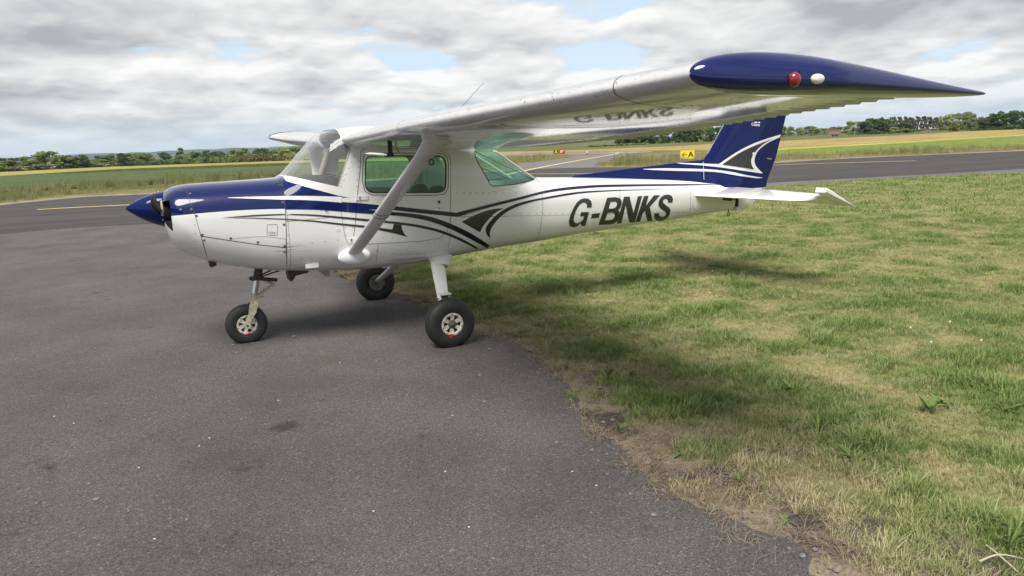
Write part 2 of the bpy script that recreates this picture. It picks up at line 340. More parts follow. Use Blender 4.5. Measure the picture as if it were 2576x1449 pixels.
def paint_body():
    """white body, blue over the cowl: the colour line of the paint scheme"""
    mt, nt, b = new_mat('body_paint'); L = nt.links.new
    def MA(op, *a):
        n = nt.nodes.new('ShaderNodeMath'); n.operation = op
        for i, v in enumerate(a):
            if isinstance(v, (int, float)): n.inputs[i].default_value = v
            else: L(v, n.inputs[i])
        return n.outputs[0]
    g = nt.nodes.new('ShaderNodeNewGeometry'); s = nt.nodes.new('ShaderNodeSeparateXYZ'); L(g.outputs['Position'], s.inputs[0])
    x, z = s.outputs[0], s.outputs[2]
    # lower edge of the blue
    zl = MA('ADD', 1.2345, MA('ADD', MA('MULTIPLY', x, -0.045), MA('MULTIPLY', MA('MULTIPLY', x, x), -0.062)))
    zf = MA('ADD', 1.521, MA('ADD', MA('MULTIPLY', x, -0.475), MA('MULTIPLY', MA('MULTIPLY', x, x), 0.125)))
    zf2 = MA('MAXIMUM', zf, MA('MULTIPLY', MA('LESS_THAN', x, 0.105), 9.0))
    mk = MA('MULTIPLY', MA('GREATER_THAN', z, zl), MA('MULTIPLY', MA('LESS_THAN', z, zf2), MA('LESS_THAN', x, 0.10)))
    n = nt.nodes.new('ShaderNodeTexNoise'); n.inputs['Scale'].default_value = 2.2; n.inputs['Detail'].default_value = 6; L(g.outputs['Position'], n.inputs['Vector'])
    wv = nt.nodes.new('ShaderNodeMix'); wv.data_type = 'RGBA'; L(n.outputs['Fac'], wv.inputs['Factor'])
    wv.inputs[6].default_value = (0.75, 0.755, 0.75, 1); wv.inputs[7].default_value = (0.81, 0.815, 0.815, 1)
    # oily streaks blown back from the cowl joint and along the belly
    mp = nt.nodes.new('ShaderNodeMapping'); mp.inputs['Scale'].default_value = (1.2, 9, 16); L(g.outputs['Position'], mp.inputs['Vector'])
    st = nt.nodes.new('ShaderNodeTexNoise'); st.inputs['Scale'].default_value = 2.0; st.inputs['Detail'].default_value = 5; L(mp.outputs[0], st.inputs['Vector'])
    low = nt.nodes.new('ShaderNodeMapRange'); low.inputs['From Min'].default_value = 0.80; low.inputs['From Max'].default_value = 0.62; L(z, low.inputs['Value'])
    sm = nt.nodes.new('ShaderNodeMapRange'); sm.inputs['From Min'].default_value = 0.52; sm.inputs['From Max'].default_value = 0.75; L(st.outputs['Fac'], sm.inputs['Value'])
    dm = MA('MULTIPLY', MA('MULTIPLY', sm.outputs[0], low.outputs[0]), 0.9)
    # soot blown back from the lower cowl joint at the firewall
    def band(v, a, b, c, d):
        r1 = nt.nodes.new('ShaderNodeMapRange'); r1.inputs['From Min'].default_value = a; r1.inputs['From Max'].default_value = b; L(v, r1.inputs['Value'])
        r2 = nt.nodes.new('ShaderNodeMapRange'); r2.inputs['From Min'].default_value = d; r2.inputs['From Max'].default_value = c; L(v, r2.inputs['Value']); return MA('MULTIPLY', r1.outputs[0], r2.outputs[0])
    mp2 = nt.nodes.new('ShaderNodeMapping'); mp2.inputs['Scale'].default_value = (2.5, 10, 38); L(g.outputs['Position'], mp2.inputs['Vector'])
    s2 = nt.nodes.new('ShaderNodeTexNoise'); s2.inputs['Scale'].default_value = 2.0; s2.inputs['Detail'].default_value = 4; L(mp2.outputs[0], s2.inputs['Vector'])
    q2 = nt.nodes.new('ShaderNodeMapRange'); q2.inputs['From Min'].default_value = .45; q2.inputs['From Max'].default_value = .68; L(s2.outputs['Fac'], q2.inputs['Value'])
    soot = MA('MULTIPLY', MA('MULTIPLY', band(x, -.10, .03, .06, .34), band(z, .82, .87, .885, .94)), MA('MULTIPLY', q2.outputs[0], .9))
    dm = MA('MAXIMUM', dm, soot)
    w2 = nt.nodes.new('ShaderNodeMix'); w2.data_type = 'RGBA'; L(dm, w2.inputs['Factor']); L(wv.outputs[2], w2.inputs[6]); w2.inputs[7].default_value = (0.20, 0.17, 0.14, 1)
    mx = nt.nodes.new('ShaderNodeMix'); mx.data_type = 'RGBA'; L(mk, mx.inputs['Factor']); L(w2.outputs[2], mx.inputs[6]); mx.inputs[7].default_value = (0.0020, 0.0090, 0.088, 1)
    L(mx.outputs[2], b.inputs['Base Color'])
    b.inputs['Roughness'].default_value = 0.3; b.inputs['Specular IOR Level'].default_value = 0.15; b.inputs['Coat Weight'].default_value = 1.0; b.inputs['Coat IOR'].default_value = 1.45; b.inputs['Coat Roughness'].default_value = 0.02
    n2 = nt.nodes.new('ShaderNodeTexNoise'); n2.inputs['Scale'].default_value = 3.2; n2.inputs['Detail'].default_value = 3; L(g.outputs['Position'], n2.inputs['Vector'])
    bp = nt.nodes.new('ShaderNodeBump'); bp.inputs['Distance'].default_value = 0.0009; L(n2.outputs['Fac'], bp.inputs['Height']); L(bp.outputs[0], b.inputs['Normal'])
    return mt
BODY = paint_body()

# --- window outlines in side view (x, z)
def pz(p, y): q = on_plane(p, 1, y); return (q[0], q[2])
def round_poly(P, r, n=6):
    P = [np.array(p, float) for p in P]; out = []; k = len(P)
    for i in range(k):
        a, b, c = P[i-1], P[i], P[(i+1) % k]
        u = (a-b)/np.linalg.norm(a-b); v = (c-b)/np.linalg.norm(c-b); rr = r[i] if not np.isscalar(r) else r
        if rr <= 0: out.append(b); continue
        for j in range(n+1):
            t = j/n; out.append((1-t)**2*(b+u*rr) + 2*t*(1-t)*b + t*t*(b+v*rr))
    return np.array(out)
DOORW = round_poly([pz(c2(1135, 345), -.53), pz(c2(1950, 345), -.53), pz(c2(1945, 716), -.53), pz(c2(1122, 716), -.53)], [.06, .09, .09, .09])
REARW = round_poly([pz(c3(160, 150), -.49), (2.0, 1.95), (2.9, 1.95), (2.90, 1.36), pz(c3(735, 392), -.13), pz(c3(560, 448), -.36), pz(c3(335, 473), -.47)], [.10, 0, 0, 0, .02, .05, .04])
SCREEN = np.array([(-.2, 1.53), (.11, 1.507), (.31, 1.450), (.50, 1.395), (.508, 1.39), (.642, 1.71), (.63, 1.745), (.60, 1.775), (.575, 1.81), (.57, 2.2), (-.2, 2.2)])
def inside(P, x, z):
    c = np.zeros(len(x), bool); n = len(P)
    for i in range(n):
        x1, z1 = P[i-1]; x2, z2 = P[i]
        if z1 == z2: continue
        c ^= ((z1 > z) != (z2 > z)) & (x < (x2-x1)*(z-z1)/(z2-z1)+x1)
    return c
def nearest(P, q):
    best = None
    for i in range(len(P)):
        a, b = P[i-1], P[i]; d = b-a; l = d@d
        t = 0 if l == 0 else np.clip((q-a)@d/l, 0, 1); s = a+t*d; e = (s-q)@(s-q)
        if best is None or e < best[0]: best = (e, s)
    return best[1]

def build_body():
    xs = np.concatenate([np.arange(.06, 2.76, .013), np.arange(2.76, 5.46, .05), [5.46]])
    nh = 132; G = loft(xs, nh); nx, nt = G.shape[:2]; V = G.reshape(-1, 3).copy(); F = np.array(grid_faces(nx, nt))
    cen = V[F].mean(1); reg = np.zeros(len(F), int)
    for rid, P in ((1, DOORW), (2, REARW), (3, SCREEN)):
        ins = inside(P, cen[:, 0], cen[:, 2])
        if rid == 2: ins &= (cen[:, 0] < 2.70) & (cen[:, 2] > 1.29)
        if rid == 3: ins &= (cen[:, 0] < .68)
        reg[ins] = rid
        vin = np.zeros(len(V), int); vout = np.zeros(len(V), int)
        for k in range(4):
            np.add.at(vin, F[ins, k], 1); np.add.at(vout, F[~ins, k], 1)
        for vi in np.nonzero((vin > 0) & (vout > 0))[0]:
            q = V[vi]; s = nearest(P, q[[0, 2]])
            if np.hypot(*(s-q[[0, 2]])) > .025: continue
            if q[2] > float(fT(q[0])) - (.075 if q[0] > .45 else .008): V[vi] = (s[0], q[1], q[2]+float(fT(s[0])-fT(q[0]))); continue
            sg = -1 if q[1] < 0 else 1
            V[vi] = (s[0], sg*width_at(s[0], s[1]), s[1])
    tail_cap = tuple(range((nx-1)*nt, nx*nt))
    def sub(mask, name, mat, parent, off=0.0, extra=None):
        fs = F[mask]; used = np.unique(fs); mp = -np.ones(len(V), int); mp[used] = np.arange(len(used))
        vv = V[used]
        if off:
            nn = NORM[used]; vv = vv + nn*off
        ff = mp[fs].tolist()
        return mesh_obj(name, vv, ff, mat, parent)
    a, b, c, d = V[F[:, 0]], V[F[:, 1]], V[F[:, 2]], V[F[:, 3]]
    fn = np.cross(c-a, d-b); global NORM
    NORM = np.zeros_like(V)
    for k in range(4): np.add.at(NORM, F[:, k], fn)
    NORM /= np.linalg.norm(NORM, axis=1)[:, None]+1e-12
    ok = NORM[:, 1]*V[:, 1] < 0
    sgn = -1 if ok.mean() > .5 else 1
    NORM *= sgn
    if sgn < 0: F = F[:, ::-1].copy()
    fus = sub(reg == 0, 'fuselage', BODY, AC)
    bulk = MB(); ring = G[-1]; bulk.add(list(ring)+[ring.mean(0)], [(j, (j+1) % nt, nt) for j in range(nt)]); bulk.obj('tail_bulkhead', WHITE2, AC)
    left = cen[:, 1] < 0
    dl = sub((reg == 1) & left, 'door_window', GLASS_G, AC, -.004); dr = sub((reg == 1) & ~left, 'door_window', GLASS_G, AC, -.004)
    rw = sub(reg == 2, 'rear_window', GLASS_G, AC, -.003); ws = sub(reg == 3, 'windscreen', GLASS_C, AC, -.003)
    inner = (reg == 0) & (cen[:, 0] < 2.75) & (cen[:, 2] > .7)
    li = sub(inner, 'cabin_lining', LINING, AC, -.028)
    # dark rubber seals round the panes, both sides
    def seal(P, ys, r, name, parent, clipf=None):
        for sg in ys:
            pts = []
            for i in range(len(P)):
                p, q = P[i-1], P[i]
                for t in np.linspace(0, 1, max(2, int(np.hypot(*(q-p))/.03)+1))[:-1]:
                    s = p+(q-p)*t
                    if clipf is not None and not clipf(s): continue
                    pts.append((s[0], sg*(width_at(s[0], s[1])+.001), s[1]))
            pts.append(pts[0]) if clipf is None else None
            MB().tube(pts, r, 6, cap=False).obj(name, BLACK, parent)
    seal(DOORW, (-1,), .005, 'window_seal', dl); seal(DOORW, (1,), .005, 'window_seal', dr)
    seal(REARW, (-1, 1), .004, 'window_seal', rw, lambda s: s[1] < float(fT(s[0]))-.06 and s[0] < 2.6 and s[1] < 1.66)
    # the frame that follows each upper edge of the wrap-round rear window
    for sg in (-1, 1):
        pts = [(x, sg*width_at(x, z), z+.001) for x, z in [(x, float(fT(x))-.055) for x in np.linspace(2.08, 2.62, 14)]]
        MB().tube(pts, .009, 6).obj('window_frame', WHITE2, rw)
    return fus, V, F, reg
FUS, BV, BF, BREG = build_body()

# --- cowling
def build_cowl():
    xs = np.concatenate([[-.885, -.878, -.87, -.86, -.85, -.835, -.82, -.80], np.arange(-.78, .05, .03), [.057]])
    nh = 90; G = loft(xs, nh); nx, nt = G.shape[:2]
    c = G[0].mean(0); V = list(G.reshape(-1, 3)); F = grid_faces(nx, nt)
    # front plate, drawn in towards the propeller shaft
    rings = []
    for k, (s, dx) in enumerate(((.94, -.004), (.8, -.002), (.55, .002))):
        b = len(V); V += list(c + (G[0]-c)*s + np.array([dx, 0, 0])); rings.append(b)
    prev = 0
    for b in rings:
        F += [(b+j, prev+j, prev+(j+1) % nt, b+(j+1) % nt) for j in range(nt)]; prev = b
    V = np.array(V); F = [list(f) for f in F]
    cen = np.array([V[f].mean(0) for f in F])
    ring_i = np.array([k//nt if k < (nx-1)*nt else -1 for k in range(len(F))]); col_j = np.array([k % nt for k in range(len(F))])
    zj = .5*(G[0, :, 2]+np.roll(G[0, :, 2], -1)); yj = np.abs(.5*(G[0, :, 1]+np.roll(G[0, :, 1], -1)))
    okj = (zj > 1.165) & (zj < 1.335) & (yj > .12)
    inl = okj[col_j] & (ring_i < 5) & (np.arange(len(F)) < (nx-1)*nt+2*nt)
    keep = [f for f, i in zip(F, inl) if not i]; hole = [f for f, i in zip(F, inl) if i]
    cow = mesh_obj('cowling', V, keep, BODY, AC)
    u = sorted({i for f in hole for i in f}); mp = {a: k for k, a in enumerate(u)}
    vv = np.array([V[i] for i in u]); vv2 = vv.copy(); vv2[:, 0] += .10; vv2[:, 1] *= .92
    for sg in (-1, 1):
        hs = [f for f in hole if np.sign(V[f].mean(0)[1]) == sg]
        MBx = MB(); MBx.add(vv2, [[mp[i] for i in f] for f in hs])
        ed = {}
        for f in hs:
            for a, b in zip(f, f[1:]+f[:1]): ed[(a, b)] = 1
        rim = [(a, b) for (a, b) in ed if (b, a) not in ed]
        MBx.add(list(vv)+list(vv2), [(mp[a], mp[b], mp[b]+len(u), mp[a]+len(u)) for a, b in rim])
        MBx.obj('air_inlet', DARK, cow)
    return cow, V, keep
COWL, CV, CF = build_cowl()

BVH_BODY = BVHTree.FromPolygons([tuple(v) for v in np.concatenate([BV, CV])], [tuple(f) for f in BF] + [tuple(i+len(BV) for i in f) for f in CF])

# --- markings laid on the skin: outlines are carried from the photograph to the surface they stand on
def hit(bvh, p):
    d = Vector(ray(p)).normalized(); h = bvh.ray_cast(Vector(CAM_C), d)
    if h[0] is None: return None
    n = h[1]
    if n.dot(d) > 0: n = -n
    return np.array(h[0]), np.array(n)
def decal(name, mat, bvh, outer, holes=(), off=.0026, step=6.0, parent=None):
    V2 = []; E2 = []
    def ring(P):
        P = [np.array(p, float) for p in P]; b = len(V2); pts = []
        for i in range(len(P)):
            a, c = P[i], P[(i+1) % len(P)]; k = max(1, int(np.hypot(*(c-a))/step))
            pts += [a+(c-a)*t/k for t in range(k)]
        V2.extend(pts); n = len(pts); E2.extend([(b+i, b+(i+1) % n) for i in range(n)]); return np.array(pts)
    po = ring(outer); ph = [ring(h) for h in holes]
    lo = po.min(0); hi = po.max(0)
    gx, gy = np.meshgrid(np.arange(lo[0], hi[0], step*1.2), np.arange(lo[1], hi[1], step*1.2)); g = np.stack([gx.ravel(), gy.ravel()], -1)
    if len(g):
        ins = inside(po, g[:, 0], g[:, 1])
        for h in ph: ins &= ~inside(h, g[:, 0], g[:, 1])
        for q in g[ins]:
            if min(np.min(np.sum((r-q)**2, 1)) for r in [po]+ph) > (step*.45)**2: V2.append(q)
    v, e, f, ov, oe, of = delaunay_2d_cdt([Vector(a) for a in V2], E2, [], 1, 1e-4)
    pos = [hit(bvh, a) for a in v]
    okv = [i for i, a in enumerate(pos) if a is not None]; mp = {a: k for k, a in enumerate(okv)}
    va = np.array([a for a in v]); F = []
    for t in f:
        ce = va[list(t)].mean(0)[None]
        if not inside(po, ce[:, 0], ce[:, 1])[0]: continue
        if any(inside(h, ce[:, 0], ce[:, 1])[0] for h in ph): continue
        if all(i in mp for i in t): F.append([mp[i] for i in t])
    P3 = [pos[i][0]+pos[i][1]*off for i in okv]
    return mesh_obj(name, P3, F, mat, parent, smooth=True)
def spl(cr, top, bot=None, n=4):
    a = [np.array(cr(*p)) for p in top]; a = catmull(a, n)
    if bot is None: return a
    b = catmull([np.array(cr(*p)) for p in bot], n)
    return a + b[::-1]
def seam(bvh, pts, w, mat, parent, name='panel_seam', off=.0012, step=8.0, sm=False):
    P = [np.array(p, float) for p in pts]
    if sm: P = catmull(P, 6)
    Q = []
    for a, c in zip(P, P[1:]):
        k = max(1, int(np.hypot(*(c-a))/step)); Q += [a+(c-a)*t/k for t in range(k)]
    Q.append(P[-1]); H = [hit(bvh, q) for q in Q]; H = [h for h in H if h is not None]
    if len(H) < 2: return None
    pos = np.array([h[0] for h in H]); nor = np.array([h[1] for h in H]); t = np.gradient(pos, axis=0); s = np.cross(t, nor); s /= np.linalg.norm(s, axis=1)[:, None]+1e-12
    V = np.concatenate([pos+nor*off-s*w/2, pos+nor*off+s*w/2]); n = len(pos)
    return mesh_obj(name, V, [(i, i+1, n+i+1, n+i) for i in range(n-1)], mat, parent)
def rivet_row(mb, bvh, pts, pitch, r=.0064):
    P = [np.array(p, float) for p in pts]; H = []
    for a, c in zip(P, P[1:]):
        k = max(1, int(np.hypot(*(c-a))/4)); H += [hit(bvh, a+(c-a)*t/k) for t in range(k)]
    H = [h for h in H if h is not None]
    if not H: return
    d = 0; last = H[0][0]
    for pos, nor in H:
        d += np.linalg.norm(pos-last); last = pos
        if d >= pitch:
            d = 0; n = nor; a = np.cross(n, [0.3, .1, 1]); a /= np.linalg.norm(a); b = np.cross(n, a)
            V = [pos+n*r*.55] + [pos + r*(a*math.cos(k*math.pi/3)+b*math.sin(k*math.pi/3)) for k in range(6)]
            mb.add(V, [(0, 1+k, 1+(k+1) % 6) for k in range(6)])

def body_markings():
    B = BVH_BODY
    # white flash through the blue of the cowl
    decal('cheat_line', STRIPEW, B, off=.0042, outer=spl(c1, [(1148, 848), (1400, 838), (1720, 832)], None)[:-1] + spl(c2, [(316, 752), (600, 752), (800, 756), (890, 761)]) +
          spl(c2, [(890, 819), (700, 803), (500, 793), (316, 789)]) + spl(c1, [(1720, 868), (1400, 858), (1148, 850)]), parent=FUS)
    # blue band back to the strut, then two navy stripes with wing shade mixed into their colour
    decal('cheat_line', BLUE, B, spl(c2, [(322, 770), (560, 780), (800, 806), (1050, 822), (1250, 841), (1420, 855)]) + [np.array(c2(1420, 894)), np.array(c2(1300, 884)), np.array(c2(1145, 891)), np.array(c2(1300, 902)), np.array(c2(1420, 915))] +
          spl(c2, [(1420, 950), (1250, 936), (1100, 928), (880, 909), (700, 895), (560, 889), (440, 887), (322, 888)]), parent=FUS)
    decal('cheat_line', BLUE, B, [np.array(c2(a, b)) for a, b in ((296, 592), (370, 614), (450, 637), (600, 680), (740, 716), (870, 752), (975, 768), (880, 764), (600, 770), (322, 776))], parent=FUS)
    decal('cheat_line', NAVY, B, spl(c2, [(1410, 853), (1700, 885), (2058, 921)]) + [np.array(c2(2060, 962))] + spl(c2, [(2050, 963), (1700, 927), (1410, 894)]), parent=FUS)
    decal('cheat_line', NAVY, B, spl(c2, [(2052, 921), (2350, 850), (2560, 796)], None, 3)[:-1] + spl(c3, [(0, 738), (300, 660), (600, 590), (870, 522), (1100, 485), (1400, 461), (1650, 455), (2000, 452), (2350, 452)])[:-1] + spl(c4, [(400, 786), (640, 786), (870, 791)]) +
          spl(c4, [(860, 793), (640, 797), (400, 802), (0, 808)])[:-1] + spl(c3, [(1650, 478), (1400, 486), (1100, 512), (870, 546), (600, 618), (300, 695), (0, 777)])[:-1] + spl(c2, [(2350, 892), (2060, 963)]), parent=FUS)
    decal('cheat_line', NAVY, B, spl(c2, [(1385, 912), (1600, 930), (1800, 965), (2000, 1035), (2200, 1130), (2390, 1250)], [(1372, 945), (1600, 970), (1800, 1015), (2000, 1090), (2200, 1190), (2370, 1280)]), parent=FUS)
    decal('pinstripe', GREY, B, spl(c1, [(1070, 1052), (1400, 1022), (1740, 1009)], None)[:-1] + spl(c2, [(335, 932), (600, 939), (900, 962), (1150, 985), (1310, 1001), (1500, 1020), (1700, 1050), (1900, 1100), (2100, 1180), (2305, 1296)]) +
          spl(c2, [(2292, 1306), (2100, 1210), (1900, 1128), (1700, 1076), (1500, 1044), (1310, 1022), (1140, 1008), (900, 983), (600, 954), (335, 943)]) + spl(c1, [(1740, 1020), (1400, 1036)]), parent=FUS)
    decal('pinstripe', GREY, B, spl(c1, [(1100, 1050), (1400, 1049), (1740, 1059)], None)[:-1] + spl(c2, [(335, 982), (600, 999), (900, 1030), (1110, 1050), (1250, 1070), (1408, 1092)]) +
          spl(c2, [(1400, 1125), (1240, 1093), (1105, 1072), (900, 1050), (600, 1013), (335, 992)]) + spl(c1, [(1740, 1069), (1400, 1056)]), parent=FUS)
    decal('emblem', GREY, B, [np.array(c2(a, b)) for a, b in ((1418, 1036), (1495, 1044), (1502, 1090), (1522, 1130), (1555, 1166), (1400, 1124), (1402, 1090))], off=.0022, parent=FUS)
    decal('emblem', GREY, B, [np.array(c2(2105, 1015))] + spl(c2, [(2110, 1012), (2250, 940), (2400, 890), (2532, 872)]) + spl(c2, [(2520, 880), (2440, 928), (2360, 1010), (2312, 1075), (2294, 1120)]), parent=FUS)
    decal('emblem', NAVY, B, spl(c3, [(335, 1000), (300, 960), (290, 910), (310, 860), (380, 780), (470, 710), (600, 650), (760, 608), (870, 588), (1100, 547), (1300, 524), (1600, 511), (1900, 505), (2110, 505)]) +
          spl(c3, [(1900, 510), (1600, 521), (1300, 540), (1100, 568), (870, 607), (760, 630), (620, 675), (500, 735), (410, 810), (350, 890), (328, 950)]), parent=FUS)
    # registration
    def let(o, hs=()): decal('registration_letter', GREY, B, [np.array(c3(*p)) for p in o], [[np.array(c3(*p)) for p in h] for h in hs], off=.0035, step=4, parent=FUS)
    let([(1315, 690), (1362, 687), (1365, 650), (1355, 620), (1330, 600), (1290, 594), (1250, 605), (1210, 640), (1175, 700), (1145, 770), (1132, 830), (1138, 865), (1155, 882), (1185, 888), (1215, 878), (1250, 846), (1266, 877), (1300, 872), (1336, 732), (1256, 736), (1247, 777), (1287, 775), (1275, 812), (1250, 835), (1215, 848), (1190, 840), (1180, 815), (1185, 770), (1205, 715), (1235, 665), (1265, 640), (1295, 637), (1315, 655)])
    let([(1368, 752), (1447, 742), (1437, 790), (1355, 797)])
    let([(1520, 590), (1600, 583), (1640, 590), (1665, 612), (1668, 645), (1655, 690), (1632, 712), (1646, 732), (1646, 770), (1625, 820), (1590, 850), (1550, 858), (1433, 862)],
        ([(1553, 632), (1605, 627), (1620, 640), (1617, 670), (1600, 692), (1575, 698), (1535, 700)], [(1525, 742), (1575, 738), (1597, 748), (1598, 775), (1580, 805), (1550, 815), (1497, 818)]))
    let([(1690, 580), (1747, 576), (1787, 745), (1832, 574), (1875, 571), (1800, 837), (1747, 838), (1707, 665), (1665, 847), (1622, 848)])
    let([(1893, 572), (1940, 568), (1912, 672), (1995, 565), (2057, 563), (1952, 680), (1980, 823), (1930, 826), (1903, 722), (1880, 747), (1855, 830), (1808, 833)])
    let([(2137, 638), (2182, 637), (2188, 600), (2175, 570), (2140, 556), (2095, 562), (2060, 590), (2040, 635), (2042, 670), (2065, 700), (2105, 725), (2118, 745), (2110, 770), (2085, 782), (2058, 778), (2047, 760), (2047, 745), (2000, 748), (1997, 780), (2010, 810), (2045, 824), (2090, 818), (2130, 795), (2155, 755), (2163, 715), (2150, 690), (2110, 660), (2088, 640), (2085, 620), (2100, 603), (2120, 600), (2137, 612)])
    # panel seams
    S = lambda cr, pts, w=.004, sm=False, par=FUS, m=SEAM: seam(B, [cr(*p) for p in pts], w, m, par, sm=sm)
    S(c1, [(1690, 655), (1715, 780), (1735, 960), (1745, 1200), (1745, 1446)], .006)                   # cowl / firewall
    c6 = crop(800, 950, 2.3418); S(c6, [(768, 0), (770, 140), (770, 262)], .006); S(c6, [(0, 8), (22, 100), (46, 188)], .004, False, COWL)
    S(c1, [(705, 705), (760, 860), (820, 1030), (880, 1240), (940, 1446)], .004, True, COWL)          # nose bowl
    S(c1, [(880, 1235), (1200, 1285), (1480, 1325), (1740, 1352)], .006, False, COWL)                 # lower cowl split
    S(c1, [(1180, 1265), (1400, 1245), (1560, 1243), (1740, 1268)], .002, True, COWL)
    S(c2, [(330, 1010), (560, 990), (760, 970)], .003)
    S(c2, [(880, 740), (882, 900), (905, 1060), (930, 1190), (960, 1255)], .003)
    S(c2, [(1085, 300), (1075, 500), (1045, 780), (1030, 1000), (1010, 1160)], .005)                  # door front edge
    S(c2, [(1085, 300), (1120, 275), (1300, 268), (1640, 290), (1900, 295), (1980, 330), (1996, 420), (1995, 700), (1995, 960), (1960, 1110), (1880, 1180), (1700, 1210), (1150, 1240)], .004)
    S(c2, [(1112, 345), (1150, 318), (1500, 316), (1900, 320), (1955, 350), (1972, 420), (1970, 660), (1935, 730), (1850, 744), (1500, 746), (1200, 742), (1125, 705), (1100, 600), (1102, 480), (1112, 345)], .006)
    S(c2, [(1995, 960), (1995, 1130), (1970, 1280)], .003); S(c2, [(1262, 1245), (1235, 1446)], .003)
    S(c2, [(1995, 957), (2200, 960), (2576, 962)], .002)
    S(c3, [(0, 785), (860, 768), (1620, 752), (2360, 735)], .0025)
    S(c3, [(862, 560), (870, 700), (850, 830), (830, 960), (790, 1040)], .003, True); S(c3, [(1650, 455), (1650, 620), (1630, 790), (1600, 905)], .003, True)
    S(c3, [(2340, 405), (2370, 480), (2365, 735), (2310, 800)], .003)
    S(c3, [(345, 530), (520, 500), (660, 455), (740, 405)], .002, True)
    S(c4, [(600, 960), (580, 1000), (600, 1040), (640, 1052)], .002, True)
    # external power hatch and small fittings
    S(c1, [(1560, 1118), (1650, 1118), (1658, 1130), (1656, 1222), (1645, 1230), (1560, 1230), (1550, 1220), (1550, 1128), (1560, 1118)], .003, False, COWL)
    S(c2, [(350, 630), (465, 632), (482, 650), (470, 675), (350, 680), (333, 660), (350, 630)], .007, False, FUS, NAVY)
    # rivets
    rv = MB()
    for cr, pts, pitch in ((c2, [(345, 900), (345, 1000), (345, 1440)], .07), (c2, [(1035, 290), (870, 700)], .045), (c2, [(1070, 330), (1040, 720)], .045), (c2, [(890, 830), (940, 1200)], .06), (c2, [(1010, 1000), (990, 1140)], .05),
                           (c2, [(1250, 1250), (1225, 1440)], .05), (c2, [(360, 1380), (880, 1400)], .09), (c2, [(460, 1240), (900, 1195)], .10), (c2, [(1250, 1330), (1980, 1355)], .07), (c2, [(1210, 1170), (1500, 1185)], .08), (c2, [(1990, 720), (2576, 730)], .06),
                           (c2, [(1995, 1130), (1975, 1290)], .05), (c2, [(1700, 1240), (1950, 1190)], .06), (c3, [(300, 560), (300, 700)], .07), (c3, [(860, 600), (855, 880), (800, 1030)], .05), (c3, [(300, 1050), (850, 900)], .09), (c3, [(1655, 480), (1625, 850)], .05),
                           (c3, [(0, 765), (860, 750), (2360, 720)], .08), (c3, [(2365, 490), (2360, 730)], .05), (c3, [(10, 540), (760, 540)], .06), (c1, [(815, 1040), (825, 1440)], .06)):
        rivet_row(rv, B, [cr(*p) for p in pts], pitch)
    rv.obj('rivets', RIVET, FUS, kind='stuff')
    cs_ = MB()
    for cr, p in ((c1, (768, 806)), (c1, (780, 965)), (c1, (1685, 716)), (c1, (1707, 892)), (c1, (835, 1030)), (c1, (892, 1222)), (c1, (1180, 1258)), (c1, (1457, 1298)), (c1, (1725, 1335)), (c1, (1725, 1393)), (c1, (1720, 1118)), (c1, (909, 1276)), (c1, (672, 966))):
        h = hit(B, cr(*p))
        if h is not None:
            o = MB().lathe([(.004, 0), (.004, .008), (.001, .0105), (-.002, .0105)], h[0], h[1], 10)
            o.obj('cowl_fastener', STEEL, COWL)
    # writing on the hatch
    txt(B, 'EXTERNAL', c1(1604, 1197), c1(1650, 1197), .0135, GREY, COWL); txt(B, 'POWER', c1(1604, 1214), c1(1650, 1214), .0135, GREY, COWL)

def txt(bvh, body, pc, pr, size, mat, parent, off=.0022, bold=.0):
    """writing in the built-in face, laid flat on the surface at the point it stands on"""
    h = hit(bvh, pc); h2 = hit(bvh, pr)
    if h is None or h2 is None: return None
    cu = bpy.data.curves.new('lettering', 'FONT'); cu.body = body; cu.size = size; cu.align_x = 'CENTER'; cu.align_y = 'CENTER'; cu.offset = bold
    to = bpy.data.objects.new('lettering', cu); COL.objects.link(to)
    dg = bpy.context.evaluated_depsgraph_get(); me = bpy.data.meshes.new_from_object(to.evaluated_get(dg)); bpy.data.objects.remove(to)
    n = Vector(h[1]); r = Vector(h2[0]-h[0]); r = (r-n*r.dot(n)).normalized(); u = n.cross(r)
    M = Matrix.Identity(4)
    for i in range(3): M[i][0] = r[i]; M[i][1] = u[i]; M[i][2] = n[i]; M[i][3] = h[0][i]+n[i]*off
    me.transform(M); me.materials.clear(); me.materials.append(mat); me.name = 'lettering'
    o = bpy.data.objects.new('lettering', me); return link(o, parent)
body_markings()
